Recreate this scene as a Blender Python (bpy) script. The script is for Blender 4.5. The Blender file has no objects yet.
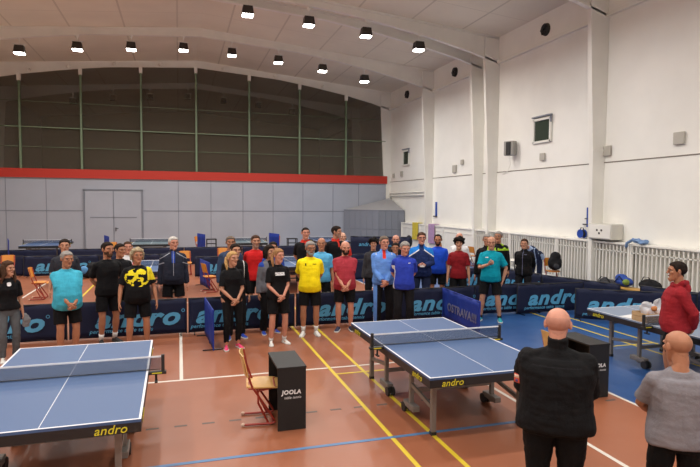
import bpy, bmesh, math, random
from mathutils import Vector, Matrix, Euler, Quaternion
from mathutils import noise as mnoise
random.seed(7)
PI = math.pi
V = Vector
SC = bpy.context.scene
COL = SC.collection

# ---------------------------------------------------------------- camera
CAM_F, CAM_YAW, CAM_PITCH, CAM_ROLL, CAM_H = 554.37, .2992, -.0556, .0073, 2.5576
def cam_axes():
    cy, sy = math.cos(CAM_YAW), math.sin(CAM_YAW)
    f = V((sy*math.cos(CAM_PITCH), cy*math.cos(CAM_PITCH), math.sin(CAM_PITCH)))
    r = V((cy, -sy, 0)); u = r.cross(f)
    c, s = math.cos(CAM_ROLL), math.sin(CAM_ROLL)
    return c*r+s*u, -s*r+c*u, f
CR, CU, CF = cam_axes()
CO = V((0, 0, CAM_H))
cd = bpy.data.cameras.new('camera'); cam = bpy.data.objects.new('camera', cd); COL.objects.link(cam)
cd.sensor_width = 36; cd.lens = CAM_F/700*36; cd.clip_end = 200
m = Matrix((CR, CU, -CF)).transposed().to_4x4(); m.translation = CO
cam.matrix_world = m; SC.camera = cam
def ray(x, y): return CF+(x-350)/CAM_F*CR-(y-233.5)/CAM_F*CU
def at(x, y, ax, c):                       # pixel -> point of the place on a known plane
    d = ray(x, y); t = (c-CO[ax])/d[ax]; return CO+d*t

# ---------------------------------------------------------------- light
w = bpy.data.worlds.new('world'); SC.world = w; w.use_nodes = True
w.node_tree.nodes['Background'].inputs[0].default_value = (.6, .65, .8, 1)
w.node_tree.nodes['Background'].inputs[1].default_value = .004
SC.view_settings.view_transform = 'Standard'; SC.view_settings.look = 'None'
SC.view_settings.gamma = 1; SC.view_settings.use_curve_mapping = False
SC.view_settings.exposure = 0.0
LAMP_W = 106.0
def lamp_light(loc, parent=None, col=(1, .93, .84), p=1.0):
    l = bpy.data.lights.new('lamp_light', 'AREA'); l.shape = 'DISK'; l.size = .4
    l.energy = LAMP_W*p; l.color = col; l.spread = math.radians(165)
    o = bpy.data.objects.new('lamp_light', l); COL.objects.link(o); o.location = loc
    if parent: o.parent = parent
    return o

# ---------------------------------------------------------------- materials
MATS = {}
def mat(name, col=(.5, .5, .5), rough=.6, metal=0, bump=0, bscale=30, var=0, vscale=4, emis=None, estr=0, spec=.5, sheen=0):
    if name in MATS: return MATS[name]
    m = bpy.data.materials.new(name); m.use_nodes = True; nt = m.node_tree; b = nt.nodes['Principled BSDF']
    b.inputs['Base Color'].default_value = (*col, 1); b.inputs['Roughness'].default_value = rough
    b.inputs['Metallic'].default_value = metal; b.inputs['Specular IOR Level'].default_value = spec
    if sheen: b.inputs['Sheen Weight'].default_value = sheen
    if emis: b.inputs['Emission Color'].default_value = (*emis, 1); b.inputs['Emission Strength'].default_value = estr
    tc = nt.nodes.new('ShaderNodeTexCoord')
    if var:
        n = nt.nodes.new('ShaderNodeTexNoise'); n.inputs['Scale'].default_value = vscale; n.inputs['Detail'].default_value = 5
        r = nt.nodes.new('ShaderNodeMapRange'); r.inputs[1].default_value = .3; r.inputs[2].default_value = .7
        r.inputs[3].default_value = 1-var; r.inputs[4].default_value = 1+var
        mx = nt.nodes.new('ShaderNodeVectorMath'); mx.operation = 'SCALE'; mx.inputs[0].default_value = col
        nt.links.new(tc.outputs['Object'], n.inputs['Vector']); nt.links.new(n.outputs['Fac'], r.inputs[0])
        nt.links.new(r.outputs[0], mx.inputs['Scale']); nt.links.new(mx.outputs[0], b.inputs['Base Color'])
    if bump:
        n = nt.nodes.new('ShaderNodeTexNoise'); n.inputs['Scale'].default_value = bscale; n.inputs['Detail'].default_value = 4
        bp = nt.nodes.new('ShaderNodeBump'); bp.inputs['Strength'].default_value = bump; bp.inputs['Distance'].default_value = .01
        nt.links.new(tc.outputs['Object'], n.inputs['Vector']); nt.links.new(n.outputs['Fac'], bp.inputs['Height'])
        nt.links.new(bp.outputs[0], b.inputs['Normal'])
    MATS[name] = m; return m
def S(r, g, b):                             # sRGB 0-255 -> linear
    f = lambda c: (c/255/12.92 if c/255 <= .04045 else ((c/255+.055)/1.055)**2.4)
    return (f(r), f(g), f(b))
def cloth(name, rgb, rough=.85): return mat('cloth_'+name, S(*rgb), rough, bump=.35, bscale=60, var=.12, vscale=9, spec=.2)

# ---------------------------------------------------------------- mesh builder
class MB:
    def __init__(s): s.v = []; s.f = []; s.mi = []
    def add(s, vs, fs, mi=0):
        k = len(s.v); s.v += [tuple(a) for a in vs]; s.f += [tuple(i+k for i in f) for f in fs]; s.mi += [mi]*len(fs)
    def box(s, c, d, rz=0, mi=0, bev=0, rot=None):
        hx, hy, hz = d[0]/2, d[1]/2, d[2]/2
        R = rot.to_matrix() if rot else Matrix.Rotation(rz, 3, 'Z')
        c = V(c)
        if bev <= 0:
            p = [c+R@V((x*hx, y*hy, z*hz)) for z in (-1, 1) for y in (-1, 1) for x in (-1, 1)]
            s.add(p, [(0, 2, 3, 1), (4, 5, 7, 6), (0, 1, 5, 4), (2, 6, 7, 3), (0, 4, 6, 2), (1, 3, 7, 5)], mi); return
        bm = bmesh.new(); bmesh.ops.create_cube(bm, size=1)
        for v in bm.verts: v.co = V((v.co.x*d[0], v.co.y*d[1], v.co.z*d[2]))
        bmesh.ops.bevel(bm, geom=bm.edges[:], offset=bev, segments=2, profile=.5, affect='EDGES')
        bm.verts.index_update()
        s.add([c+R@v.co for v in bm.verts], [[v.index for v in f.verts] for f in bm.faces], mi); bm.free()
    def tube(s, pts, rad, n=10, mi=0, ref=V((0, 1, 0)), cap='round', p=2.0):
        # rad: list of r or (ra, rb); ra along side axis, rb along ref axis
        pts = [V(q) for q in pts]; N = len(pts); rings = []
        rad = [(r, r) if not isinstance(r, tuple) else r for r in rad]
        tans = []
        for i in range(N):
            t = (pts[min(i+1, N-1)]-pts[max(i-1, 0)]); tans.append(t.normalized() if t.length > 1e-9 else V((0, 0, 1)))
        seq = [(pts[i], rad[i], tans[i]) for i in range(N)]
        if cap == 'round':
            a, b = seq[0], seq[-1]
            ra, rb = min(a[1]), min(b[1])
            seq = [(a[0]-a[2]*ra*.87, (a[1][0]*.5, a[1][1]*.5), a[2]), (a[0]-a[2]*ra*.5, (a[1][0]*.87, a[1][1]*.87), a[2])]+seq+\
                  [(b[0]+b[2]*rb*.5, (b[1][0]*.87, b[1][1]*.87), b[2]), (b[0]+b[2]*rb*.87, (b[1][0]*.5, b[1][1]*.5), b[2])]
        vs = []
        for c, r, t in seq:
            u = ref-t*ref.dot(t)
            if u.length < 1e-3: u = V((1, 0, 0))-t*t.x
            u.normalize(); w_ = u.cross(t).normalized()
            for k in range(n):
                a = 2*PI*k/n; ca, sa = math.cos(a), math.sin(a)
                if p != 2.0: ca = math.copysign(abs(ca)**(2/p), ca); sa = math.copysign(abs(sa)**(2/p), sa)
                vs.append(c+w_*(r[0]*ca)+u*(r[1]*sa))
        fs = []
        M = len(seq)
        for i in range(M-1):
            for k in range(n):
                k2 = (k+1) % n; fs.append((i*n+k, i*n+k2, (i+1)*n+k2, (i+1)*n+k))
        fs.append(tuple(range(n-1, -1, -1))); fs.append(tuple((M-1)*n+k for k in range(n)))
        s.add(vs, fs, mi)
    def rod(s, a, b, r, n=8, mi=0): s.tube([a, b], [r, r], n, mi, cap='flat')
    def bar(s, a, b, wdt, thk, mi=0):         # rectangular bar between two points, thk along Z-ish
        a, b = V(a), V(b); t = (b-a); L = t.length; q = t.to_track_quat('X', 'Z')
        s.box((a+b)/2, (L, wdt, thk), mi=mi, rot=q)
    def ball(s, c, r, mi=0, nu=12, nv=8, rot=None):
        if not isinstance(r, tuple): r = (r, r, r)
        c = V(c); vs = [c+(rot@V((0, 0, r[2])) if rot else V((0, 0, r[2])))]
        for j in range(1, nv):
            th = PI*j/nv
            for i in range(nu):
                a = 2*PI*i/nu; q = V((r[0]*math.sin(th)*math.cos(a), r[1]*math.sin(th)*math.sin(a), r[2]*math.cos(th)))
                vs.append(c+(rot@q if rot else q))
        q = V((0, 0, -r[2])); vs.append(c+(rot@q if rot else q)); L = len(vs)-1; fs = []
        for i in range(nu):
            i2 = (i+1) % nu
            fs.append((0, 1+i, 1+i2)); fs.append((L, 1+(nv-2)*nu+i2, 1+(nv-2)*nu+i))
            for j in range(nv-2): fs.append((1+j*nu+i, 1+(j+1)*nu+i, 1+(j+1)*nu+i2, 1+j*nu+i2))
        s.add(vs, fs, mi)
    def prism(s, poly, a, b, axis=1, mi=0):   # poly in the plane across axis, from a to b
        def P(q, c): return {0: (c, q[0], q[1]), 1: (q[0], c, q[1]), 2: (q[0], q[1], c)}[axis]
        n = len(poly); vs = [P(q, a) for q in poly]+[P(q, b) for q in poly]
        fs = [tuple(range(n)), tuple(range(2*n-1, n-1, -1))]+[(i, i+n, (i+1) % n+n, (i+1) % n) for i in range(n)]
        s.add(vs, fs, mi)
    def mesh(s, name, mats, smooth=False):
        me = bpy.data.meshes.new(name); me.from_pydata(s.v, [], s.f)
        for mm in (mats if isinstance(mats, (list, tuple)) else [mats]): me.materials.append(mm)
        me.polygons.foreach_set('material_index', s.mi)
        bm = bmesh.new(); bm.from_mesh(me); bmesh.ops.recalc_face_normals(bm, faces=bm.faces[:]); bm.to_mesh(me); bm.free()
        if smooth: me.polygons.foreach_set('use_smooth', [True]*len(me.polygons))
        return me
    def build(s, name, mats, parent=None, smooth=False, loc=None, rz=0):
        return link(name, s.mesh(name, mats, smooth), parent, loc, rz)
def link(name, me, parent=None, loc=None, rz=0):
    o = bpy.data.objects.new(name, me); COL.objects.link(o)
    if parent: o.parent = parent
    if loc is not None: o.location = loc
    if rz: o.rotation_euler.z = rz
    return o
def tag(o, label=None, cat=None, group=None, kind=None):
    if label: o['label'] = label
    if cat: o['category'] = cat
    if group: o['group'] = group
    if kind: o['kind'] = kind
    return o
def thing(name, label, cat, loc=(0, 0, 0), rz=0, group=None):
    o = bpy.data.objects.new(name, None); COL.objects.link(o); o.location = loc; o.rotation_euler.z = rz
    o.empty_display_size = .1
    return tag(o, label, cat, group)
def kids(o): return [c for c in ALL_KIDS.get(o.name, [])]
def copy_tree(o, parent=None):
    c = o.copy(); COL.objects.link(c); c.parent = parent
    for ch in list(o.children): copy_tree(ch, c)
    return c
def dup(o, label, loc, rz=0):
    c = copy_tree(o); c.location = loc; c.rotation_euler.z = rz; c['label'] = label; return c
def struct(name, mb, mats, smooth=False, parent=None):
    o = mb.build(name, mats, parent, smooth)
    if not parent: o['kind'] = 'structure'
    return o
def remesh(mb, voxel, smooth=3):
    me = mb.mesh('tmp', []); o = bpy.data.objects.new('tmp', me); COL.objects.link(o)
    r = o.modifiers.new('r', 'REMESH'); r.mode = 'VOXEL'; r.voxel_size = voxel
    if smooth: q = o.modifiers.new('s', 'SMOOTH'); q.iterations = smooth; q.factor = .5
    dg = bpy.context.evaluated_depsgraph_get(); ev = o.evaluated_get(dg)
    m2 = bpy.data.meshes.new_from_object(ev)
    vs = [v.co.copy() for v in m2.vertices]; fs = [tuple(p.vertices) for p in m2.polygons]
    bpy.data.objects.remove(o); bpy.data.meshes.remove(me); bpy.data.meshes.remove(m2)
    return vs, fs
TEXTS = {}
def text_mesh(s, width, mtl, shear=.25, bold=.02, ext=.002, height=None):
    """flat lettering, centred, facing -Y, standing in XZ, scaled to width"""
    key = (s, width, mtl.name, shear, height)
    if key in TEXTS: return TEXTS[key]
    c = bpy.data.curves.new('t', 'FONT'); c.body = s; c.shear = shear; c.offset = bold; c.extrude = .02
    c.resolution_u = 3; c.space_character = 1.02+bold*2
    o = bpy.data.objects.new('t', c); COL.objects.link(o)
    me = bpy.data.meshes.new_from_object(o.evaluated_get(bpy.context.evaluated_depsgraph_get()))
    bpy.data.objects.remove(o); bpy.data.curves.remove(c)
    xs = [v.co.x for v in me.vertices]; ys = [v.co.y for v in me.vertices]; zs = [v.co.z for v in me.vertices]
    k = width/(max(xs)-min(xs)); ky = k if height is None else height/(max(ys)-min(ys))
    cx, cy = (max(xs)+min(xs))/2, (max(ys)+min(ys))/2
    for v in me.vertices: v.co = V(((v.co.x-cx)*k, -(v.co.z+.02)/.04*ext, (v.co.y-cy)*ky))
    me.name = 'lettering'; me.materials.clear(); me.materials.append(mtl); TEXTS[key] = me
    return me

# ================================================================ SETTING
WX, LX, BY, FY = 12.44, -10.48, 32.0, -6.0       # right wall, left wall, partition, rear
RIDGE = .98
def roof_z(x): return 10.28-.088*abs(x-RIDGE)
m_wall = mat('painted_wall_white', S(236, 235, 228), .75, bump=.15, bscale=3, var=.05, vscale=.6)
m_wall_trim = mat('wall_trim_white', S(232, 231, 222), .6)
m_column = mat('painted_steel_white', S(232, 230, 222), .5, var=.05, vscale=1)
m_grey_panel = mat('grey_panel', S(158, 163, 174), .6, var=.04, vscale=.8)
m_seam = mat('dark_seam', S(124, 128, 138), .7)
m_red = mat('red_band', S(178, 40, 22), .55)
m_post = mat('post_green', S(108, 128, 100), .5)
m_dark_wall = mat('dark_far_wall', S(130, 120, 104), .9, var=.1)
m_black = mat('black_plastic', (.012, .012, .013), .5)
m_blackm = mat('black_metal', (.015, .015, .017), .35, .6)
m_steel = mat('grey_steel', S(120, 116, 112), .4, .3)

def floor_mat(name, col, rough=.33):
    m = mat(name, col, rough, var=.06, vscale=.7, spec=.45); nt = m.node_tree; b = nt.nodes['Principled BSDF']
    n = nt.nodes.new('ShaderNodeTexNoise'); n.inputs['Scale'].default_value = 1.6; n.inputs['Detail'].default_value = 6
    r = nt.nodes.new('ShaderNodeMapRange'); r.inputs[3].default_value = rough-.08; r.inputs[4].default_value = rough+.16
    tc = nt.nodes.new('ShaderNodeTexCoord'); nt.links.new(tc.outputs['Object'], n.inputs['Vector'])
    nt.links.new(n.outputs['Fac'], r.inputs[0]); nt.links.new(r.outputs[0], b.inputs['Roughness']); return m
m_terra = floor_mat('terracotta_sports_floor', S(146, 89, 62))
m_blue = floor_mat('blue_sports_floor', S(38, 76, 130))
mb = MB(); BX = 5.57
mb.box(((LX+BX)/2, 22, -.05), (BX-LX, 56, .1)); mb.box(((BX+WX)/2, 22, -.05), (WX-BX, 56, .1), mi=1)
struct('floor', mb, [m_terra, m_blue])
# painted court lines
m_lw = mat('line_white', S(205, 200, 190), .5); m_ly = mat('line_yellow', S(205, 180, 45), .5)
m_lb = mat('line_blue', S(78, 118, 160), .5); m_ld = mat('line_dark', S(92, 82, 76), .6)
mb = MB()
def ln(x0, y0, x1, y1, wd, mi, h=.0015):
    if abs(x1-x0) < 1e-6: mb.box((x0, (y0+y1)/2, h/2), (wd, abs(y1-y0), h), mi=mi)
    else: mb.box(((x0+x1)/2, y0, h/2), (abs(x1-x0), wd, h), mi=mi)
ln(BX, -5, BX, 31, .05, 0); ln(4.155, -2, 4.155, 8.2, .05, 0, .0018); ln(-6, 8.17, 5.57, 8.17, .05, 0, .0021)
ln(.01, 8.19, .01, 30, .05, 0, .0024)
ln(2.2, 1, 2.2, 16, .05, 1, .0027); ln(2.66, 2, 2.66, 16, .05, 1, .003); ln(2.2, 7.84, 3.9, 7.84, .045, 1, .0033)
ln(7.9, 5, 7.9, 14, .05, 1); ln(8.4, 5, 8.4, 14, .05, 1); ln(6.9, 8.05, 8.4, 8.05, .045, 1, .0018)
ln(-3, 5.52, 4.6, 5.52, .05, 2, .0036)
for k in range(-8, 12): ln(-.38+.48*k*.637, 6.48, -.24+.48*k*.637, 6.48, .04, 3, .0012)
ln(5.3, 5.8, 5.45, 5.8, .04, 3)
ln(-6, 14.5, BX, 14.5, .05, 0); ln(-3.95, 12, -3.95, 19, .05, 0, .0018); ln(-2.5, 13, -2.5, 19, .05, 1, .002)
struct('floor_markings', mb, [m_lw, m_ly, m_lb, m_ld])

# ceiling: two slopes in ribbed sheets
m_ceil = mat('ceiling_sheet', S(230, 225, 208), .8, var=.08, vscale=.35)
nt = m_ceil.node_tree; b = nt.nodes['Principled BSDF']
tc = nt.nodes.new('ShaderNodeTexCoord'); sx = nt.nodes.new('ShaderNodeSeparateXYZ'); nt.links.new(tc.outputs['Object'], sx.inputs[0])
def seam_mask(out, period, width):
    a = nt.nodes.new('ShaderNodeMath'); a.operation = 'PINGPONG'; a.inputs[1].default_value = period/2; nt.links.new(out, a.inputs[0])
    g = nt.nodes.new('ShaderNodeMath'); g.operation = 'LESS_THAN'; g.inputs[1].default_value = width; nt.links.new(a.outputs[0], g.inputs[0]); return g
g1 = seam_mask(sx.outputs['X'], 2.15, .035); g2 = seam_mask(sx.outputs['Y'], 3.0, .012)
mxm = nt.nodes.new('ShaderNodeMath'); mxm.operation = 'MAXIMUM'; nt.links.new(g1.outputs[0], mxm.inputs[0]); nt.links.new(g2.outputs[0], mxm.inputs[1])
mc = nt.nodes.new('ShaderNodeMix'); mc.data_type = 'RGBA'; src = b.inputs['Base Color'].links[0].from_socket
nt.links.new(mxm.outputs[0], mc.inputs[0]); nt.links.new(src, mc.inputs[6]); mc.inputs[7].default_value = (*S(208, 203, 186), 1)
nt.links.new(mc.outputs[2], b.inputs['Base Color'])
mb = MB()
mb.prism([(LX-.3, roof_z(LX-.3)), (RIDGE, roof_z(RIDGE)), (WX+.3, roof_z(WX+.3)), (WX+.3, 10.6), (LX-.3, 10.6)], FY, 50, 1)
struct('ceiling', mb, m_ceil)

# long wall (towards +X) : lower part, ledge, upper band, coping trim
mb = MB()
mb.box((WX+.15, 22, 1.92), (.3, 56, 3.84)); mb.box((WX+.17, 22, 6.05), (.3, 56, 4.42)); mb.box((WX+.13, 22, 8.9), (.3, 56, 1.3))
struct('wall_right', mb, m_wall)
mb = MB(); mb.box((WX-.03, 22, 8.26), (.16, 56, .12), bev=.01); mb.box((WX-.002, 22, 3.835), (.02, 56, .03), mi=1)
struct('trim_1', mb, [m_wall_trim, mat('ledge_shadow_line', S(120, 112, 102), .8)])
mb = MB(); mb.box((LX-.15, 22, 4.7), (.3, 56, 9.6)); struct('wall_left', mb, m_wall)
mb = MB(); mb.box(((LX+WX)/2, FY-.15, 5), (WX-LX+.6, .3, 10.6)); struct('wall_rear', mb, m_wall)
mb = MB(); mb.box(((LX+WX)/2, 50.15, 5), (WX-LX+.6, .3, 10.6)); struct('wall_far', mb, m_dark_wall)

# grey panelled partition with red band
mb = MB()
zt = 4.12
mb.box(((LX+12.16)/2, BY+.1, 1.85), (12.16-LX, .2, 3.7))
jx = [-9.9, -8.38, -6.54, -.03, 1.71, 3.48, 5.2, 6.96, 8.79, 10.4]
for x in jx: mb.box((x, BY-.004, 1.85), (.028, .02, 3.7), mi=1)
mb.box(((LX-4.76)/2, BY-.004, 2.03), (-4.76-LX, .02, .05), mi=1); mb.box(((-1.9+12.16)/2, BY-.004, 2.03), (12.16+1.9, .02, .05), mi=1)
mb.box(((LX+12.16)/2, BY, 3.72), (12.16-LX, .1, .04), mi=0)
mb.box(((LX+12.2)/2, BY-.03, 3.96), (12.2-LX, .14, .46), mi=2)
struct('wall_back', mb, [m_grey_panel, m_seam, m_red])
# double door in it
mb = MB(); cx = -3.33
for sx_ in (-1, 1): mb.box((cx+sx_*.7, BY-.03, 1.55), (1.36, .05, 3.06), bev=.006)
dr = struct('door_1', mb, m_grey_panel)
mb = MB()
mb.box((cx, BY-.035, 3.15), (2.96, .07, .06)); mb.box((cx-1.45, BY-.035, 1.58), (.06, .07, 3.16)); mb.box((cx+1.45, BY-.035, 1.58), (.06, .07, 3.16))
mb.box((cx, BY-.06, 1.55), (.05, .02, 3.06)); mb.box((cx, BY-.06, 1.68), (2.3, .02, .05))
struct('door_frame', mb, m_seam, parent=dr)
mb = MB(); mb.box((cx+.1, BY-.09, 1.05), (.03, .05, .2)); mb.rod((cx+.1, BY-.12, 1.1), (cx+.24, BY-.12, 1.1), .012); struct('door_handle', mb, m_blackm, parent=dr)

# steel posts over the partition, rails and netting
postx = [-7.66, -4.83, -1.89, .95, 3.85, 6.75, 9.57]
def frame_low(x):                           # underside of a portal frame
    d = abs(x-RIDGE); t = [(0, 9.9), (4.5, 9.58), (6.5, 9.3), (8.5, 8.95), (10.3, 8.55), (11.46, 8.2)]
    for (a, za), (b_, zb) in zip(t, t[1:]):
        if d <= b_: return za+(zb-za)*(d-a)/(b_-a)
    return 8.2
for i, x in enumerate(postx):
    mb = MB(); mb.box((x, BY+.02, (4.18+frame_low(x))/2), (.1, .12, frame_low(x)-4.18)); mb.box((x, BY+.0, frame_low(x)-.16), (.17, .18, .32), mi=1)
    tag(struct('partition_post', mb, [m_post, m_column]), kind='structure')
mb = MB()
for z in (6.3,): mb.box(((LX+12)/2, BY+.03, z), (12.2-LX, .06, .05))
for z in (5.3, 7.6): mb.box(((LX+12)/2, BY+.05, z), (12.2-LX, .02, .02))
struct('partition_rail_trim', mb, m_post)
m_net_dark = bpy.data.materials.new('partition_netting'); m_net_dark.use_nodes = True
nt = m_net_dark.node_tree; out = nt.nodes['Material Output']; b = nt.nodes['Principled BSDF']
b.inputs['Base Color'].default_value = (*S(92, 84, 70), 1); b.inputs['Roughness'].default_value = .9
tr = nt.nodes.new('ShaderNodeBsdfTransparent'); ms = nt.nodes.new('ShaderNodeMixShader'); ms.inputs[0].default_value = .55
nt.links.new(tr.outputs[0], ms.inputs[1]); nt.links.new(b.outputs[0], ms.inputs[2]); nt.links.new(ms.outputs[0], out.inputs[0])
mb = MB(); n = 24
for i in range(n):
    x0 = LX+(12.2-LX)*i/n; x1 = LX+(12.2-LX)*(i+1)/n
    mb.add([(x0, BY+.12, 4.15), (x1, BY+.12, 4.15), (x1, BY+.12, frame_low(x1)), (x0, BY+.12, frame_low(x0))], [(0, 1, 2, 3)])
tag(mb.build('partition_netting', m_net_dark), kind='structure')

# portal frames: haunched beam and tapering columns
def portal(y0, wd=.16, cols=True, inx=11.78):
    mb = MB(); xs = [RIDGE+d for d in (-11.46, -10.3, -8.5, -6.5, -4.5, 0, 4.5, 6.5, 8.5, 10.3, 11.46)]
    for k in range(len(xs)-1):
        a, c = xs[k], xs[k+1]
        mb.prism([(a, frame_low(a)+.05), (c, frame_low(c)+.05), (c, roof_z(c)), (a, roof_z(a))], y0+wd*.4, y0+wd*.6, 1)
        mb.prism([(a, frame_low(a)), (c, frame_low(c)), (c, frame_low(c)+.06), (a, frame_low(a)+.06)], y0, y0+wd, 1)
        mb.prism([(a, roof_z(a)-.06), (c, roof_z(c)-.06), (c, roof_z(c)), (a, roof_z(a))], y0, y0+wd, 1)
    for sgn in (1, -1):
        q = lambda x: RIDGE+sgn*(x-RIDGE)
        mb.prism([(q(inx), 8.45), (q(12.0), 4.2), (q(12.08), 0), (q(12.5), 0), (q(12.5), 9.2), (q(inx), 9.2)], y0, y0+wd, 1)
        mb.box((q(12.25), y0+wd/2, 4.2), (.5, wd+.03, .06))
    if y0 == 32:
        for x in (-7.2, -5.4, -3.2, -.9, 2.4, 5.3, 8.1): mb.ball((x, y0-.06, frame_low(x)+.14), .1)
    return mb
for i, y in enumerate((8, 14, 20, 21.1, 26, 32)):
    tag(portal(y).build('portal_frame_column', m_column), kind='structure')
mb = portal(38); tag(mb.build('portal_frame_column', m_column), kind='structure')

# windows
m_glass_dark = mat('window_glass_dark', S(62, 72, 62), .15, spec=.6)
def window(i, yc, zc, wd, ht):
    mb = MB(); mb.box((WX-.005, yc, zc), (.02, wd, ht)); o = struct('window_%d' % i, mb, m_glass_dark)
    f = MB()
    for s in (-1, 1):
        f.box((WX-.03, yc+s*wd/2, zc), (.07, .08, ht+.08), bev=.008); f.box((WX-.03, yc, zc+s*ht/2), (.07, wd+.08, .08), bev=.008)
    struct('window_frame', f, m_wall_trim, parent=o)
    g = MB(); g.box((WX-.05, yc, zc+ht/2+.1), (.1, wd+.12, .05), rot=Euler((0, 0, 0)).to_quaternion()); g.box((WX-.06, yc-wd/2-.05, zc+ht/2-.05), (.05, .04, .22))
    struct('window_winder', g, m_seam, parent=o)
window(1, 17.07, 5.18, .95, .8); window(2, 29.5, 5.13, .84, .8)

# wall vents
m_vent = mat('vent_black', (.02, .019, .018), .6)
for i, y in enumerate((16.98, 23.7, 29.39)):
    lb = ['in the bay above the opening window', 'in the middle bay between the two thick columns', 'in the bay next to the dark netting'][i]
    t = thing('wall_fan', 'black ventilation fan high up '+lb, 'fan', (WX-.02, y, 8.69), 0, 'ventilation fans on the long wall')
    mb = MB(); mb.tube([(0, 0, 0), (-.1, 0, 0)], [.22, .2], 20, cap='flat'); mb.build('housing', m_vent, t)
    mb = MB()
    for k in range(6): mb.box((-.11, .12*math.cos(k*PI/3), .12*math.sin(k*PI/3)), (.01, .17, .06), rot=Euler((k*PI/3, .3, 0)).to_quaternion())
    mb.ball((-.11, 0, 0), .05); mb.build('fan_blade', m_blackm, t)
# ceiling lamps
m_lampbody = mat('lamp_housing', S(58, 54, 50), .45, .3)
m_lampglass = mat('lamp_glass_lit', (1, .97, .92), .3, emis=(1, .95, .88), estr=22)
m_lampoff = mat('lamp_glass_off', S(60, 58, 54), .4)
def make_lamp(lit=True):
    t = thing('ceiling_lamp', '', 'lamp')
    mb = MB(); q = [(-.2, -.17), (.2, -.17), (.2, .17), (-.2, .17)]
    vs = [(x*.82, y*.82, .36) for x, y in q]+[(x, y, .1) for x, y in q]+[(x, y, .06) for x, y in q]
    fs = [(0, 1, 2, 3)]+[(i+4*k, (i+1) % 4+4*k, (i+1) % 4+4*k+4, i+4*k+4) for k in (0, 1) for i in range(4)]
    mb.add(vs, fs); mb.build('housing', m_lampbody, t)
    mb = MB(); mb.box((0, 0, .055), (.37, .31, .07), bev=.02); mb.build('glass', m_lampglass if lit else m_lampoff, t)
    mb = MB(); mb.box((0, 0, .42), (.5, .04, .03)); mb.rod((0, 0, .36), (0, 0, .62), .02); mb.rod((-.18, 0, .36), (-.18, 0, .42), .012); mb.rod((.18, 0, .36), (.18, 0, .42), .012)
    mb.build('bracket', m_column, t)
    mb = MB(); mb.ball((0, 0, .66), .075); mb.build('junction_knob', m_column, t)
    return t
L0 = None
ords = ['first', 'second', 'third', 'fourth', 'fifth', 'sixth', 'seventh', 'eighth']
lights = []
for i in range(8):
    x = [-6.19, -4.03, -1.91, .26, 2.36, 4.49, 6.61, 8.73][i]; z = frame_low(x)-.66
    lab = 'lit floodlight on the farther roof beam, %s from the left end of its row' % ords[i]
    lab = lab.replace('left end', 'door end')
    if L0 is None: L0 = make_lamp(); L0.location = (x, 26.1, z); L0['label'] = lab; L0['group'] = 'floodlights under the farther roof beam'; o = L0
    else: o = dup(L0, lab, (x, 26.1, z))
    lights.append((x, 26.1, z-.02))
for i, x in enumerate([2.37, 4.57, 6.77, 8.93]):
    z = [9.12, 8.98, 8.8, 8.48][i]-.06
    o = dup(L0, 'lit floodlight on the nearer double roof beam, %s' % ['closest to the roof ridge', 'second from the roof ridge', 'third from the roof ridge', 'last before the twin column'][i], (x, 20.1, z))
    o['group'] = 'floodlights under the nearer roof beam'; lights.append((x, 20.1, z-.02))
for x in (-6.3, -4.1, -1.95, .2): lights.append((x, 20.1, frame_low(x)-.7))
for yy in (14.1, 8.1, 2.1, -3.9):
    for x in (-8.2, -5, -1.6, 1.6, 5, 8.2): lights.append((x, yy, frame_low(x)-.7))
rl = random.Random(3)
for i, x in enumerate([-6.2, -3.9, -1.7, .6, 2.9, 5.2, 7.5]):
    lb = 'unlit floodlight hanging in the dark hall beyond the netting'
    if i == 0: L1 = make_lamp(False); L1.location = (x, 38.1, frame_low(x)-.7); L1['label'] = lb; L1['group'] = 'unlit floodlights beyond the netting'
    else: dup(L1, lb, (x, 38.1, frame_low(x)-.7))
for p in lights:
    c = rl.choice([(1, .97, .92), (1, .95, .88), (.97, .98, 1), (1, .94, .88)])
    lamp_light(p, None, c, 1.0 if p[1] > 15 else 1.1)

# ================================================================ WALL SIDE
m_guard = mat('guard_white', S(230, 228, 220), .5, var=.04, vscale=2)
m_guard_back = mat('guard_back', S(200, 197, 186), .8)
def guard(y0, y1, solid, label):
    t = thing('radiator_guard', label, 'guard rail', (WX-.26, (y0+y1)/2, 0), 0, 'white radiator guard along the wall')
    L = y1-y0
    mb = MB(); mb.box((0, 0, 1.43), (.08, L, .06), bev=.01); mb.box((0, 0, .12), (.05, L, .05)); mb.box((0, 0, 1.2), (.03, L, .03)); mb.box((.12, 0, 1.45), (.24, L, .02))
    for s in (-1, 1): mb.box((0, s*(L/2-.03), .72), (.06, .05, 1.4))
    mb.build('guard_frame', m_guard, t)
    mb = MB()
    if solid: mb.box((.02, 0, .75), (.03, L-.08, 1.3), bev=.004)
    else:
        k = int(L/.135)
        for i in range(k): mb.box((0, -L/2+.07+(L-.14)*i/(k-1), .73), (.03, .035, 1.3))
    mb.build('slat_panel', m_guard, t)
    if not solid:
        mb = MB(); mb.box((.2, 0, .68), (.06, L-.1, 1.1), bev=.02)
        for i in range(int(L/.4)): mb.box((.16, -L/2+.2+i*.4, .68), (.03, .05, 1.1))
        mb.build('radiator_panel', m_guard_back, t)
ys = [3, 6.2, 9.4, 12.6, 15.8, 18.6, 21.4, 24.2, 27.0, 29.5]
gl = ['slatted white radiator guard section behind the man in the red hoodie', 'slatted white radiator guard section in line with the near end of the bench',
      'slatted white radiator guard section behind the bags on the bench', 'slatted white radiator guard section under the wall-mounted electric box',
      'slatted white radiator guard section below the opening window', 'slatted white radiator guard section by the thick twin column foot',
      'solid white guard board section behind the row of empty orange chairs', 'solid white guard board section with a purple cloth over it',
      'solid white guard board section with a yellow cloth over it, beside grey enclosure']
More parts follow.
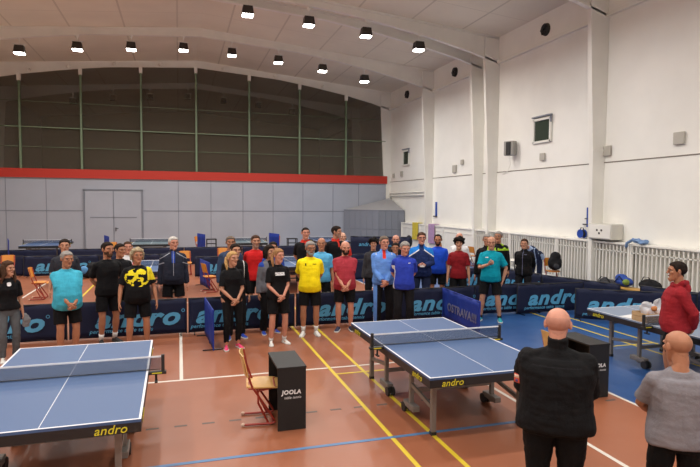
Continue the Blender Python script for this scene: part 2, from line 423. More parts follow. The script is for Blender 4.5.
for i in range(9): guard(ys[i], ys[i+1]-.02, i > 5, gl[i])
def drape(name, y, z, wd, ht, m_, label, cat):
    mb = MB(); mb.tube([(WX-.33, y, z), (WX-.33, y, z-ht)], [(wd/2, .02), (wd/2*1.05, .02)], 12, p=4, cap='flat', ref=V((1, 0, 0)))
    mb.box((WX-.2, y, z), (.28, wd, .03), bev=.01)
    return tag(mb.build(name, m_, smooth=False), label, cat)
drape('hanging_towel', 27.4, 1.5, .75, .9, cloth('yellow_towel', (205, 185, 70)), 'yellow towel hanging over white guard boards', 'towel')
drape('hanging_towel', 25.4, 1.5, .7, .95, cloth('purple_towel', (170, 140, 175)), 'purple towel hanging over white guard boards', 'towel')

# wall fittings
mb = MB(); t = thing('loudspeaker', 'grey and black loudspeaker bracketed high on the white wall with dangling cable', 'loudspeaker', (WX, 18.75, 4.69))
mb.box((-.22, 0, 0), (.26, .42, .55), bev=.02, rz=.35); mb.build('cabinet', mat('speaker_grey', S(150, 148, 142), .5), t)
mb = MB(); mb.box((-.35, -.06, -.01), (.04, .2, .5), bev=.01, rz=.35); mb.build('grille', m_black, t)
mb = MB(); mb.rod((-.3, 0, -.1), (0, 0, -.1), .03); mb.box((-.02, 0, -.1), (.05, .2, .2)); mb.build('bracket', m_column, t)
mb = MB(); mb.tube([(-.2, .05, -.25), (-.1, .15, -.6), (-.05, .4, -.85), (-.02, .8, -.95)], [.012]*4, 6); mb.build('cable', m_wall_trim, t)
m_plate = mat('junction_plate', S(180, 176, 165), .6)
for (y, z, sz, lab) in [(11.34, 4.29, .32, 'square pale junction plate on the wall above the man in the red hoodie'), (13.87, 4.18, .3, 'square pale junction plate beside the slim wall column'),
                        (17.01, 4.24, .26, 'square pale junction plate under the opening window'), (23.63, 4.18, .35, 'square pale junction plate low in the middle bay'),
                        (22.9, 4.45, .22, 'small pale junction plate high in the middle bay'), (30.14, 4.25, .3, 'pale junction plate under the small far window'), (31.4, 4.2, .26, 'pale junction plate nearest the netting corner')]:
    mb = MB(); mb.box((WX-.03, y, z), (.06, sz, sz), bev=.01); tag(mb.build('junction_plate', m_plate), lab, 'junction box', 'junction plates on the wall')
eb = at(611, 240.2, 0, 12.0)
t = thing('electric_box', 'cream metal electric cabinet with sockets fixed at the column foot', 'electric box', (eb.x, eb.y, max(eb.z, 1.47)))
mb = MB(); mb.box((.21, .47, .23), (.42, .94, .46), bev=.012); mb.build('cabinet', mat('cabinet_cream', S(205, 202, 192), .5), t)
mb = MB(); mb.box((-.005, .47, .23), (.02, .88, .4), bev=.005); mb.build('door', m_guard, t)
mb = MB()
for dy, dz in ((.38, .04), (.56, .04), (.47, -.05)): mb.tube([(-.012, dy, .23+dz), (-.03, dy, .23+dz)], [.03, .03], 10, cap='flat')
mb.build('socket', m_black, t)
t = thing('cable_reel', 'blue cable drum hanging by the column', 'cable reel', (WX-.12, 14.75, 1.62))
m_bl = mat('plastic_blue', S(30, 70, 160), .4)
for s in (-1, 1):
    mb = MB(); mb.tube([(s*.06, 0, 0), (s*.08, 0, 0)], [.14, .14], 20, cap='flat'); mb.build('flange', m_bl, t)
mb = MB(); mb.tube([(-.07, 0, 0), (.07, 0, 0)], [.1, .1], 16, cap='flat'); mb.build('cable_winding', m_black, t)
mb = MB(); mb.tube([(0, -.07, .1), (0, -.05, .19), (0, .05, .19), (0, .07, .1)], [.015]*4, 8); mb.build('handle', m_black, t)
t = thing('wall_bracket', 'blue vertical hook rail on the wall above the cable drum', 'bracket', (WX, 14.6, 2.1))
mb = MB(); mb.box((-.03, 0, .05), (.05, .09, .62), bev=.008); mb.build('rail', m_bl, t)
mb = MB(); mb.rod((-.05, -.1, -.18), (-.05, .2, -.18), .02); mb.rod((-.05, -.05, .0), (-.05, .12, 0), .015); mb.build('hook', m_blackm, t)
t = thing('wall_bracket', 'blue vertical hook rail on the wall beyond the twin column', 'bracket', (WX, 26.0-.5, 2.2))
mb = MB(); mb.box((-.03, 0, .05), (.05, .14, .75), bev=.008); mb.build('rail', m_bl, t)
mb = MB(); mb.rod((-.05, -.1, -.3), (-.05, .25, -.3), .03); mb.build('hook', m_blackm, t)
mb = MB(); mb.tube([(WX-.12, 32-.3, 2.1), (WX-.12, 31.7, 3.12), (WX-.12, 31.6, 3.15), (WX-.12, 26.4, 3.15)], [.06]*4, 10); mb.tube([(WX-.12, 31.6, 3.0), (WX-.12, 26.4, 3.0)], [.04]*2, 10)
tag(mb.build('wall_pipe', m_column, smooth=True), 'pair of white pipes running along the wall above the grey enclosure', 'pipe')

# grey corner enclosure
t = thing('corner_enclosure', 'low grey panelled corner cubicle with sloping mesh roof', 'cubicle', (11.2, 30.6, 0))
o_ = V((11.2, 30.6, 0)); P = [(9.5, 31.95), (10.85, 29.6), (WX-.06, 29.6), (WX-.06, 31.95)]
P = [(a-11.2, b_-30.6) for a, b_ in P]
mb = MB()
for a, b_ in ((P[0], P[1]), (P[1], P[2])):
    mb.bar((a[0], a[1], 1.06), (b_[0], b_[1], 1.06), .06, 2.1)
mb.build('panel', mat('enclosure_grey', S(128, 132, 142), .6), t)
mb = MB()
for a, b_, n in ((P[0], P[1], 6), (P[1], P[2], 4)):
    d = V((b_[0]-a[0], b_[1]-a[1], 0)); nn = V((d.y, -d.x, 0)).normalized()
    if nn.y > 0: nn = -nn
    for k in range(n+1):
        p = V((a[0], a[1], 0))+d*(k/n)+nn*.035; mb.rod(p+V((0, 0, .02)), p+V((0, 0, 2.1)), .015, 6)
    q0 = V((a[0], a[1], 1.05))+nn*.035; mb.rod(q0, q0+d, .015, 6)
    q0 = V((a[0], a[1], 2.12))+nn*.02; mb.rod(q0, q0+d, .035, 6)
mb.build('panel_frame', m_seam, t)
mb = MB(); ap = (1.15, 1.25, 2.85)
for a, b_ in ((P[0], P[1]), (P[1], P[2])): mb.add([(a[0], a[1], 2.14), (b_[0], b_[1], 2.14), ap, (a[0], a[1], 2.10), (b_[0], b_[1], 2.10), (ap[0], ap[1], ap[2]-.04)], [(0, 1, 2), (3, 5, 4), (0, 3, 4, 1), (1, 4, 5, 2), (2, 5, 3, 0)])
mb.build('sloping_cover', mat('enclosure_cover', S(160, 160, 162), .7), t)

# bench along the wall
m_wood = mat('wood_yellow', S(196, 150, 72), .45, var=.12, vscale=6)
m_wood2 = mat('wood_orange', S(196, 128, 44), .45, var=.1, vscale=6)
m_woodc = mat('wood_chair', S(198, 156, 92), .4, var=.12, vscale=7)
t = thing('bench', 'long yellow wooden gym bench under the bags by the wall', 'bench', (11.2, 9.7, 0))
mb = MB(); mb.box((0, 0, .375), (.32, 5.0, .05), bev=.008); mb.build('seat', m_wood, t)
mb = MB(); mb.box((0, 0, .27), (.05, 4.8, .1)); mb.build('stretcher', m_wood, t)
for y in (-2.2, 0, 2.2):
    mb = MB(); mb.box((0, y, .175), (.26, .06, .35), bev=.006); mb.build('leg', m_wood, t)
#PART2
# ================================================================ TABLES
def table_mats(kind):
    top = {'blue': S(60, 88, 130), 'grey': S(112, 128, 150), 'green': S(84, 104, 112)}[kind]  # green kind: reflection at a flat angle, put into the top's colour
    return mat('table_top_'+kind, top, .42, spec=.5)
m_tl = mat('table_line_white', S(214, 216, 222), .5)
m_apron = mat('table_apron_black', (.012, .012, .013), .45)
m_leg = mat('table_leg_grey', S(128, 122, 116), .4, .4)
m_yel = mat('logo_yellow', S(204, 192, 44), .5)
m_wht = mat('logo_white', S(215, 215, 215), .5)
m_net = bpy.data.materials.new('net_mesh'); m_net.use_nodes = True
nt = m_net.node_tree; out = nt.nodes['Material Output']; b = nt.nodes['Principled BSDF']
b.inputs['Base Color'].default_value = (*S(70, 80, 100), 1); b.inputs['Roughness'].default_value = .8
tr = nt.nodes.new('ShaderNodeBsdfTransparent'); ms = nt.nodes.new('ShaderNodeMixShader'); ms.inputs[0].default_value = .38
nt.links.new(tr.outputs[0], ms.inputs[1]); nt.links.new(b.outputs[0], ms.inputs[2]); nt.links.new(ms.outputs[0], out.inputs[0])
W2, L2 = .7625, 1.37
def make_table(kind, label, loc, rz=0, group='match tables in the hall', detail=True):
    t = thing('table_tennis_table', label, 'table tennis table', loc, rz, group)
    mb = MB()
    for s in (-1, 1): mb.box((0, s*(L2/2+.002), .748), (W2*2, L2-.004, .024))
    top = mb.build('tabletop', table_mats(kind), t)
    mb = MB(); z = .7606
    for s in (-1, 1): mb.box((s*(W2-.01), 0, z), (.02, L2*2, .0016)); mb.box((0, s*(L2-.01), z+.0003), (W2*2, .02, .0016))
    mb.box((0, 0, z), (.006 if detail else .02, L2*2, .0014)); mb.build('court_line', m_tl, top)
    mb = MB()
    for s in (-1, 1): mb.box((s*(W2-.015), 0, .694), (.028, L2*2-.004, .084)); mb.box((0, s*(L2-.015), .694), (W2*2-.004, .028, .084))
    ap = mb.build('apron', m_apron, t)
    if detail:
        for s in (-1, 1):
            for yy in (-1.05, 1.05):
                o = link('logo', text_mesh('andro', .25, m_yel, .25, .006), ap); o.location = (s*(W2+.001), yy, .695); o.rotation_euler.z = s*PI/2
                if yy > 0 and s < 0 and kind == 'grey': o.location.y = 1.1
            o = link('logo', text_mesh('andro', .25, m_yel, .25, .006), ap); o.location = (s*.42, s*(L2+.001), .695); o.rotation_euler.z = 0 if s < 0 else PI
            if s < 0: o.location = ((-.5 if kind == 'blue' and loc[0] > 0 else .53), -(L2+.001), .695)
    # legs
    for sx in (-1, 1):
        for sy in (-1, 1):
            mb = MB(); lx, ly = sx*.55, sy*1.02
            mb.box((lx, ly, .35), (.055, .055, .64), bev=.004); mb.box((lx, ly, .02), (.06, .06, .04), mi=1); mb.build('leg', [m_leg, m_black], t)
            mb = MB(); mb.box((lx, sy*.42, .36), (.05, .05, .6), bev=.004); mb.box((lx, sy*.42, .12), (.09, .3, .07), bev=.01); mb.build('leg', m_leg, t)
            wy = sy*.42-.14*sy
            mb = MB(); mb.tube([(lx-.05-.0, wy, .06), (lx-.02, wy, .06)], [.06, .06], 14, cap='flat'); mb.tube([(lx+.02, wy, .06), (lx+.05, wy, .06)], [.06, .06], 14, cap='flat')
            mb.box((lx, wy, .08), (.04, .05, .09)); mb.build('wheel', m_black, t)
    mb = MB()
    for sy in (-1, 1):
        mb.box((0, sy*1.02, .58), (1.1, .03, .05)); mb.box((0, sy*.42, .3), (1.1, .03, .05))
        for sx in (-1, 1):
            mb.bar((sx*.55, sy*1.0, .3), (sx*.55, sy*.42, .38), .03, .045); mb.bar((sx*.5, sy*.95, .62), (sx*.5, sy*.2, .66), .03, .04)
    for sx in (-1, 1): mb.box((sx*.5, 0, .655), (.03, 2.4, .03))
    mb.build('under_frame', m_leg, t)
    # net
    mb = MB(); mb.box((0, 0, .835), (1.78, .004, .135)); nn = mb.build('net', m_net, t)
    mb = MB(); mb.box((0, 0, .905), (1.79, .009, .016)); mb.build('net_tape', m_tl, nn)
    mb = MB(); mb.box((0, 0, .768), (1.78, .008, .008)); mb.build('net_cord', m_black, nn)
    for s in (-1, 1):
        mb = MB(); mb.box((s*.91, 0, .83), (.035, .035, .19), bev=.005); mb.box((s*.85, 0, .735), (.19, .07, .03), bev=.005); mb.rod((s*.84, 0, .64), (s*.84, 0, .73), .012)
        mb.box((s*.84, 0, .64), (.03, .09, .015)); mb.box((s*.85, -.037, .737), (.1, .004, .012), mi=1); mb.build('net_post', [m_black, m_yel], t)
    return t
TBL = make_table('blue', 'blue table with net, closest to the bald man in the black jacket', (3.21, 6.48, 0))
make_table('blue', 'blue table with net beyond the red-framed chair, nearest the turquoise shirt', (-1.09, 6.16, 0), .009)
TG = make_table('grey', 'pale blue-grey table carrying the wooden crate beside the man in the red hoodie', (7.5, 6.51, 0))
FAR = [(-5.3, 'blue', 'far blue table with raised net, standing before the partition at the end away from the double door leaf hinge side'),
       (-1.15, 'green', 'far table with greenish-grey painted reflection beside the double door in the grey partition'),
       (3.0, 'green', 'far table with greenish-grey painted reflection behind the man in the plain red shirt'), (6.9, 'blue', 'far blue table behind the two tall men in black with red collars')]
FAR[0] = (-5.3, 'blue', 'far blue table with net in front of the grey partition, beyond the man in turquoise')
ft = {}
for x, k, lb in FAR:
    make_table(k, lb, (x, 26.0, 0), 0, 'far tables by the partition', False)
make_table('blue', 'blue mid-hall table glimpsed between the yellow-print and white-haired men', (-.75, 16.4, 0), 0, 'mid-hall tables', False)
make_table('blue', 'blue table in mid hall glimpsed behind the woman with the printed black T-shirt', (3.2, 16.6, 0), 0, 'mid-hall tables', False)

# ================================================================ BARRIERS
m_navy = mat('barrier_navy', S(18, 26, 54), .7, bump=.25, bscale=7, spec=.3)
m_royal = mat('barrier_royal', S(24, 48, 134), .6, bump=.25, bscale=7, spec=.3)
m_cyan = mat('logo_light_blue', S(80, 156, 196), .6)
m_greyt = mat('logo_grey', S(100, 104, 136), .6)
def barrier(p0, p1, label, h=.7, logo='andro', lx=0, lw=1.54, material=None, group='navy barrier panels', seed=0, name='barrier', tilt=0, both=False):
    a, c = V((p0[0], p0[1], 0)), V((p1[0], p1[1], 0)); L = (c-a).length; mid = (a+c)/2
    t = thing(name, label, 'barrier', mid, math.atan2((c-a).y, (c-a).x), group)
    rg = random.Random(seed); ph = [rg.uniform(0, 6) for _ in range(4)]
    mb = MB(); n = 28; nz = 6; vs = []; fs = []
    def yo(u, z): return .006*math.sin(u*5/L*6+ph[0]+z*4)+.004*math.sin(u*13+ph[1]-z*7)
    for side in (0, 1):
        for j in range(nz+1):
            for i in range(n+1):
                u = -L/2+L*i/n; z = .03+(h-.03)*j/nz; vs.append((u, yo(u, z)+(-.008 if side == 0 else .008), z-.012*math.sin(PI*i/n)*(j == nz)))
    K = (n+1)*(nz+1)
    for j in range(nz):
        for i in range(n):
            q = j*(n+1)+i; fs.append((q, q+1, q+n+2, q+n+1)); fs.append((q+K, q+n+1+K, q+n+2+K, q+1+K))
    for i in range(n): q = nz*(n+1)+i; fs.append((q, q+1, q+1+K, q+K)); fs.append((i, i+K, i+1+K, i+1))
    for j in range(nz): q = j*(n+1); fs.append((q, q+n+1, q+n+1+K, q+K)); q += n; fs.append((q, q+K, q+n+1+K, q+n+1))
    mb.add(vs, fs); pn = mb.build('panel', material or m_navy, t, smooth=True)
    mb = MB(); mb.box((0, 0, .055), (L-.02, .004, .008)); mb.rod((-L/2, 0, .02), (-L/2, 0, h), .012); mb.rod((L/2, 0, .02), (L/2, 0, h), .012); mb.rod((-L/2, 0, h-.01), (L/2, 0, h-.01), .013)
    mb.build('frame', m_black if not material else material, t)
    for s in (-1, 1):
        mb = MB(); mb.rod((s*(L/2-.1), -.17, .012), (s*(L/2-.1), .17, .012), .011); mb.build('foot', m_blackm, t)
    def put(me, x, z, s=1):
        o = link('logo', me, pn); o.location = (x, -.019*s, z)
        if s < 0: o.rotation_euler.z = PI
    if logo == 'andro':
        put(text_mesh('andro', lw, m_cyan, .3, .035, .004, .36*lw/1.54), lx, .37)
        put(text_mesh('performance table tennis', lw*.74, m_cyan, .3, .01, .003), lx-.2*lw, .135)
        mb = MB(); R0, R1 = .034*lw/1.54, .022*lw/1.54; k = 16
        vs = [(R*math.cos(2*PI*i/k), 0, R*math.sin(2*PI*i/k)) for R in (R0, R1) for i in range(k)]
        mb.add(vs, [(i, (i+1) % k, (i+1) % k+k, i+k) for i in range(k)])
        me = mb.mesh('lettering', m_cyan); put(me, lx+lw*.535, .47)
    elif logo == 'ostrava':
        put(text_mesh('OSTRAVA!!!', 1.35, m_greyt, 0, .03, .004, .18), lx, .34)
    return t
YB = 11.05
P = [(-4.3, -1.95, .05, 'front navy barrier with light blue logo, behind the long-haired girl and the man in turquoise'),
     (-1.95, .14, .16, 'front navy barrier with light blue logo, behind the man with the yellow animal print'),
     (.14, 2.25, -.15, 'front navy barrier behind the blonde woman in leggings and the woman in shorts'),
     (2.25, 4.45, .13, 'front navy barrier with light blue logo, between yellow T-shirt and bald bearded man'),
     (4.45, 6.4, .12, 'front navy barrier behind the royal polo man, ending by the royal blue banner'),
     (6.4, 8.2, .15, 'front navy barrier behind the bare legs of the man in teal'),
     (7.42, 9.3, .12, 'front navy barrier on the blue floor before the man in the black zip jacket')]
for i, (a, c, lx, lb) in enumerate(P):
    dy = 0 if i != 5 else .12
    if i == 6: dy = -.05
    barrier((a+.025, YB+dy), (c-.025, YB+dy), lb, lx=lx, seed=i, group='front row of navy barriers', lw=1.5)
barrier((8.4, 10.2), (10.4, 8.9), 'navy barrier with partly hidden logo, angled behind the pale blue-grey table', seed=11, lx=-.25, lw=1.4, group='navy barriers around the blue court')
barrier((9.15, 12.4), (9.85, 10.45), 'plain navy barrier running back towards the bench', logo=None, seed=12, group='navy barriers around the blue court')
barrier((10.2, 10.2), (10.85, 8.0), 'plain navy barrier in front of the bench behind the man in the red hoodie', logo=None, seed=13, group='navy barriers around the blue court')
barrier((7.1, 14.2), (8.75, 14.05), 'navy barrier standing on the blue floor behind the man with the dark red T-shirt', seed=14, group='navy barriers around the blue court', lw=1.4)
barrier((8.9, 13.9), (9.2, 12.5), 'navy barrier with skewed logo behind the elbow of the man in teal', seed=15, lw=1.2, group='navy barriers around the blue court')
barrier((5.35, 17.3), (6.9, 17.2), 'plain navy barrier far behind the man with the blue and navy track jacket', logo=None, seed=17, group='navy barriers around the blue court')
# mid hall rows
row = [(-7.3, -5.0, 20.9, 'mid-hall navy barrier with logo behind the long-haired girl', 'andro'), (-4.95, -2.65, 20.7, 'mid-hall navy barrier with logo behind the chair with the orange back', 'andro'),
       (-2.6, -.4, 20.6, 'mid-hall navy barrier with logo behind the curly-haired man in black and yellow', 'andro'), (.5, 2.7, 19.3, 'mid-hall navy barrier with logo behind the blonde woman and grey-haired man', 'andro'),
       (2.75, 4.9, 19.2, 'mid-hall navy barrier behind the man in the plain red shirt', None), (4.95, 6.6, 19.1, 'mid-hall navy barrier behind the men with red collars', None)]
for i, (a, c, y, lb, lg) in enumerate(row): barrier((a, y), (c, y), lb, seed=20+i, logo=lg, lx=0, lw=1.6, group='mid-hall row of navy barriers')
xx = -9.0
fl = ['at the outer end beyond the girl', 'under the near edge of the first far blue table', 'in front of the double door', 'beside the far orange chairs by the door', 'under the second table with greenish painted reflection', 'next to the royal blue folded banners', 'at the end towards the tall banner']
for i in range(7): barrier((xx+i*2.3, 23.2), (xx+i*2.3+2.26, 23.2), 'far plain navy barrier '+fl[i], h=.72, seed=30+i, logo=None, group='far row of navy barriers')
t = barrier((6.2, 20.0), (8.2, 19.0), 'tall navy banner with small light blue lettering near the corner cubicle', h=1.3, seed=40, logo=None, group=None, name='banner_stand')
o = link('logo', text_mesh('andro', .5, m_cyan), t); o.location = (-.55, -.03, 1.0)
o = link('logo', text_mesh('JOOLA', .3, m_cyan), t); o.location = (.35, -.03, .95)
# royal blue score banners
barrier((5.55, 11.0), (5.45, 9.25), 'royal blue banner reading OSTRAVA!!! in front of the boy with dark curly hair', h=.7, material=m_royal, logo='ostrava', lx=.1, group='royal blue banners', name='banner_stand', seed=50)
barrier((.46, 10.9), (.54, 9.6), 'royal blue banner seen almost edge-on beside the blonde woman in leggings', h=.72, material=m_royal, logo=None, group='royal blue banners', name='banner_stand', seed=51)
for i, (px, py, Y, lb) in enumerate([(103, 250, 24.2, 'far small royal blue banner beside the double door'), (198, 250, 25.0, 'far small royal blue banner by a chair before the partition'), (271, 250, 24.8, 'far royal blue banner beside the second table with greenish painted reflection'), (52, 250, 18.5, 'slanted royal blue banner next to the dark-shirted man behind turquoise'), (4, 250, 22.6, 'dark blue upright banner near the far blue table')]):
    p = at(px, py, 1, Y); barrier((p.x, Y+.5), (p.x+.28, Y-.5), lb, h=1.15 if i != 3 else .8, material=m_royal, logo=None, group='far royal blue banners', name='banner_stand', seed=60+i)
p = at(205, 290, 1, 17.2); barrier((p.x-.12, 17.6), (p.x+.1, 16.4), 'small royal blue banner edge-on beside the tilted-looking orange chair', h=.8, material=m_royal, logo=None, group='royal blue banners', name='banner_stand', seed=70)

# ================================================================ CHAIRS
m_redtube = mat('chair_tube_red', S(144, 44, 30), .4, .1)
m_endcap = mat('chair_endcap', S(200, 170, 150), .6)
def make_chair(wood, tube):
    t = thing('school_chair', '', 'chair')
    mb = MB()
    # seat: dished ply
    vs = []; n = 8
    for k, zo in ((0, .0), (1, -.014)):
        for j in range(n+1):
            for i in range(n+1):
                u, v_ = -1+2*i/n, -1+2*j/n; x = u*.2*(1-.12*max(0, v_)**2)*(1-.1*abs(v_)**4); y = v_*.19
                z = .455-.012*(1-u*u)-.02*max(0, -v_)**3+zo; vs.append((x, y, z))
    K = (n+1)**2; fs = []
    for j in range(n):
        for i in range(n): q = j*(n+1)+i; fs += [(q, q+1, q+n+2, q+n+1), (q+K, q+n+1+K, q+n+2+K, q+1+K)]
    for i in range(n):
        q = i; fs.append((q, q+K, q+1+K, q+1)); q = n*(n+1)+i; fs.append((q, q+1, q+1+K, q+K))
        q = i*(n+1); fs.append((q, q+n+1, q+n+1+K, q+K)); q += n; fs.append((q, q+K, q+n+1+K, q+n+1))
    mb.add(vs, fs); mb.build('seat', wood, t, smooth=False)
    mb = MB(); vs = []
    for k, yo in ((0, 0), (1, .012)):
        for j in range(5):
            for i in range(n+1):
                u = -1+2*i/n; z = .57+.26*j/4; vs.append((u*.195, .165+.04*(1-u*u)+(z-.57)*.22+yo, z-(.015*u**4 if j == 4 else 0)))
    K = (n+1)*5; fs = []
    for j in range(4):
        for i in range(n): q = j*(n+1)+i; fs += [(q, q+1, q+n+2, q+n+1), (q+K, q+n+1+K, q+n+2+K, q+1+K)]
    for i in range(n): q = i; fs.append((q, q+K, q+1+K, q+1)); q = 4*(n+1)+i; fs.append((q, q+1, q+1+K, q+K))
    for j in range(4): q = j*(n+1); fs.append((q, q+n+1, q+n+1+K, q+K)); q += n; fs.append((q, q+K, q+n+1+K, q+n+1))
    mb.add(vs, fs); mb.build('backrest', wood, t)
    for s in (-1, 1):
        mb = MB(); x = s*.175
        mb.tube([(x, .22, .02), (x, -.1, .02), (x, -.135, .035), (x, -.12, .07), (x, .13, .46), (x, .185, .62), (x, .22, .8)], [(.013, .017)]*7, 8, ref=V((1, 0, 0)))
        mb.tube([(x*.93, -.05, .03), (x*.93, .06, .26), (x*.93, .06, .4), (x*.93, -.14, .435)], [.012]*4, 8)
        mb.tube([(x, .16, .435), (x, -.15, .435)], [.012]*2, 8)
        mb.build('leg', tube, t, smooth=True)
        mb = MB(); mb.ball((x, .23, .022), (.02, .026, .022)); mb.build('end_cap', m_endcap, t)
    mb = MB(); mb.rod((-.175, -.13, .435), (.175, -.13, .435), .012); mb.rod((-.175, -.1, .025), (.175, -.1, .025), .011); mb.rod((-.175, .16, .435), (.175, .16, .435), .012)
    mb.build('stretcher', tube, t)
    return t
CH = make_chair(m_woodc, m_redtube); CH.location = (.92, 6.41, 0); CH.rotation_euler.z = PI/2-.1
CH['label'] = 'empty wooden chair with dark red tube frame tucked at the black scorer desk between tables'; CH['group'] = 'umpire chairs'
c2 = dup(CH, 'wooden chair with orange back, mostly hidden behind the bald man in the black jacket', (5.02, 6.3, 0), PI/2); c2['group'] = 'umpire chairs'
CO2 = make_chair(m_wood2, m_redtube); CO2['group'] = 'orange chairs standing around the hall'
spots = [((-3.45, 16.0), PI/2, 'empty orange chair with red frame on the terracotta floor beyond the girl'),
         ((-5.15, 19.6), .1, 'orange chair with its back to the navy barrier above the long-haired girl'),
         ((.85, 16.1), PI/2+.3, 'tilted-looking orange chair with red frame near the head of the blonde woman'),
         ((.2, 20.0), .1, 'orange chair beside the white-haired man in the dark tracksuit'),
         ((1.55, 21.0), 0, 'orange chair peeking out behind the grey-haired man near the blonde woman'),
         ((1.0, 28.4), .6, 'far orange chair before the partition next to a small royal blue banner'),
         ((4.75, 28.4), -.3, 'far brown chair close to the partition behind the woman in grey cardigan'),
         ((4.9, 22.2), .3, 'orange chair between the printed-T-shirt woman and the men with red collars'),
         ((-2.5, 25.0), .8, 'far orange chair at the foot of the double door'),
         ((10.3, 24.0), PI/2, 'orange chair by the guard boards with a black bag on it'),
         ((11.3, 22.6), PI/2*1.2, 'orange chair by the guard boards behind the man in the blue V-neck'),
         ((11.4, 20.7), PI/2*1.1, 'orange chair by the guard behind the dark-haired boy'),
         ((11.45, 19.9), PI/2*1.1, 'orange chair by the guard, halfway between the boy and the man in teal'),
         ((11.5, 19.1), PI/2*1.1, 'orange chair by the guard next to the man in teal'),
         ((11.35, 14.9), -.25, 'orange chair by the guard carrying the black backpack')]
for i, (p, rz, lb) in enumerate(spots):
    if i == 0: CO2.location = (p[0], p[1], 0); CO2.rotation_euler.z = rz; CO2['label'] = lb
    else: dup(CO2, lb, (p[0], p[1], 0), rz)

# scorer desks
m_desk = mat('desk_black', S(12, 12, 13), .6, bump=.1, bscale=40)
def desk(x, y, label):
    t = thing('umpire_desk', label, 'desk', (x, y, 0), 0, 'black scorer desks')
    mb = MB(); mb.box((0, 0, .71), (.33, .68, .025), bev=.003); mb.build('desk_top', m_desk, t)
    for s in (-1, 1):
        mb = MB(); mb.box((0, s*.325, .35), (.32, .02, .7), bev=.003); pn = mb.build('side_panel', m_desk, t)
        if s < 0:
            o = link('logo', text_mesh('JOOLA', .225, m_wht, .12, .04, .002), pn); o.location = (-.01, -.337, .43)
            o = link('logo', text_mesh('table tennis', .19, m_wht, .2, 0, .001), pn); o.location = (.01, -.337, .375)
    mb = MB(); mb.box((.155, 0, .35), (.015, .63, .69)); mb.build('front_panel', m_desk, t)
desk(1.19, 6.35, 'black scorer desk with JOOLA lettering beside the red-framed chair')
desk(5.28, 6.25, 'black scorer desk partly hidden behind the bald man in the black jacket')

# ================================================================ BAGS AND SMALL THINGS
def blob_thing(name, label, cat, loc, balls, m_, vox=.012, rz=0, group=None, extra=None, lump=.01, seed=0):
    t = thing(name, label, cat, loc, rz, group); mb = MB()
    for c, r in balls: mb.ball(c, r, nu=16, nv=10)
    vs, fs = remesh(mb, vox, 3)
    vs = [v+V((mnoise.noise(v*9+V((seed, 0, 0))), mnoise.noise(v*9+V((0, seed, 5))), mnoise.noise(v*9+V((3, 9, seed)))))*lump for v in vs]
    vs = [V((v.x, v.y, max(v.z, 0.002))) for v in vs]
    o = MB(); o.add(vs, fs); o.build('body', m_, t, smooth=True)
    return t
def strap(t, pts, r, m_, name='strap'):
    mb = MB(); mb.tube(pts, [(r, r*.4)]*len(pts), 8); return mb.build(name, m_, t, smooth=True)
mk = cloth('bag_black', (30, 30, 33)); mg = cloth('bag_grey', (62, 62, 66)); mbl = cloth('bag_blue', (50, 76, 150)); mlime = cloth('bag_lime', (116, 136, 62))
t = blob_thing('sports_bag', 'lumpy dark grey sports bag by the end of the bench, biggest of the bags', 'bag', (11.45, 12.6, .18), [((0, 0, .15), (.17, .36, .15)), ((0, -.25, .1), (.16, .25, .11)), ((0, .1, .24), (.1, .2, .08)), ((-.1, -.05, .15), (.1, .15, .13))], mg, seed=1, group='bags on the bench', lump=.03)
strap(t, [(-.12, -.25, .2), (-.15, -.1, .36), (-.15, .1, .36), (-.12, .25, .22)], .02, mk)
t = blob_thing('sports_bag', 'small black bag on the floor at the bench end towards the black backpack', 'bag', (11.6, 13.2, .0), [((0, .05, .16), (.17, .3, .15))], mk, seed=2, group='bags on the bench')
t = blob_thing('backpack', 'blue and lime backpack lying on the bench between two dark bags', 'bag', (11.2, 11.75, .4), [((0, 0, .13), (.16, .28, .13)), ((0, .1, .22), (.13, .18, .1))], mbl, seed=3, group='bags on the bench')
mb = MB(); mb.ball((-.09, -.16, .14), (.09, .1, .08)); mb.build('pocket', mlime, t, smooth=True); strap(t, [(-.13, .2, .1), (-.17, .0, .28), (-.14, -.2, .1)], .02, mk)
t = blob_thing('sports_bag', 'plain black holdall on the bench behind the back of the red hoodie man', 'bag', (11.2, 10.9, .4), [((0, 0, .15), (.17, .33, .15)), ((0, 0, .22), (.1, .25, .09))], mk, seed=4, group='bags on the bench')
strap(t, [(-.1, -.2, .2), (-.14, -.08, .36), (-.14, .08, .36), (-.1, .2, .2)], .018, mk)
t = blob_thing('sports_bag', 'blue and dark bag on the bench past the other side of the red hoodie man', 'bag', (11.2, 9.3, .4), [((0, 0, .13), (.16, .3, .14))], cloth('bag_navy', (34, 44, 84)), seed=5, group='bags on the bench')
t = blob_thing('backpack', 'black backpack propped on the orange chair by the guard', 'bag', (11.35, 14.85, .46), [((0.05, 0, .24), (.24, .17, .24)), ((.07, 0, .42), (.18, .14, .17)), ((.05, -.08, .18), (.18, .14, .16))], mk, seed=6)
strap(t, [(.12, .05, .4), (.26, .1, .38), (.26, .1, .15), (.16, .08, .05)], .02, mk); mb = MB(); mb.ball((0, -.17, .15), (.12, .05, .1)); mb.build('pocket', mg, t, smooth=True)
t = blob_thing('sports_bag', 'black bag hanging over the orange chair by the guard boards', 'bag', (10.3, 24.0, .46), [((0, 0, .3), (.16, .2, .3))], mk, seed=7)
t = blob_thing('jacket', 'light blue denim-coloured jacket thrown over the white guard rail', 'jacket', (WX-.2, 12.3, 1.475), [((0, 0, .06), (.14, .24, .06)), ((-.05, .12, .1), (.09, .13, .06)), ((-.05, -.14, .04), (.12, .15, .05))], cloth('denim_light', (112, 140, 180)), seed=8, lump=.03)
mb = MB(); mb.tube([(-.14, .18, .08), (-.2, .28, .0), (-.2, .3, -.1)], [(.05, .03)]*3, 8); mb.build('sleeve', MATS['cloth_denim_light'], t, smooth=True)
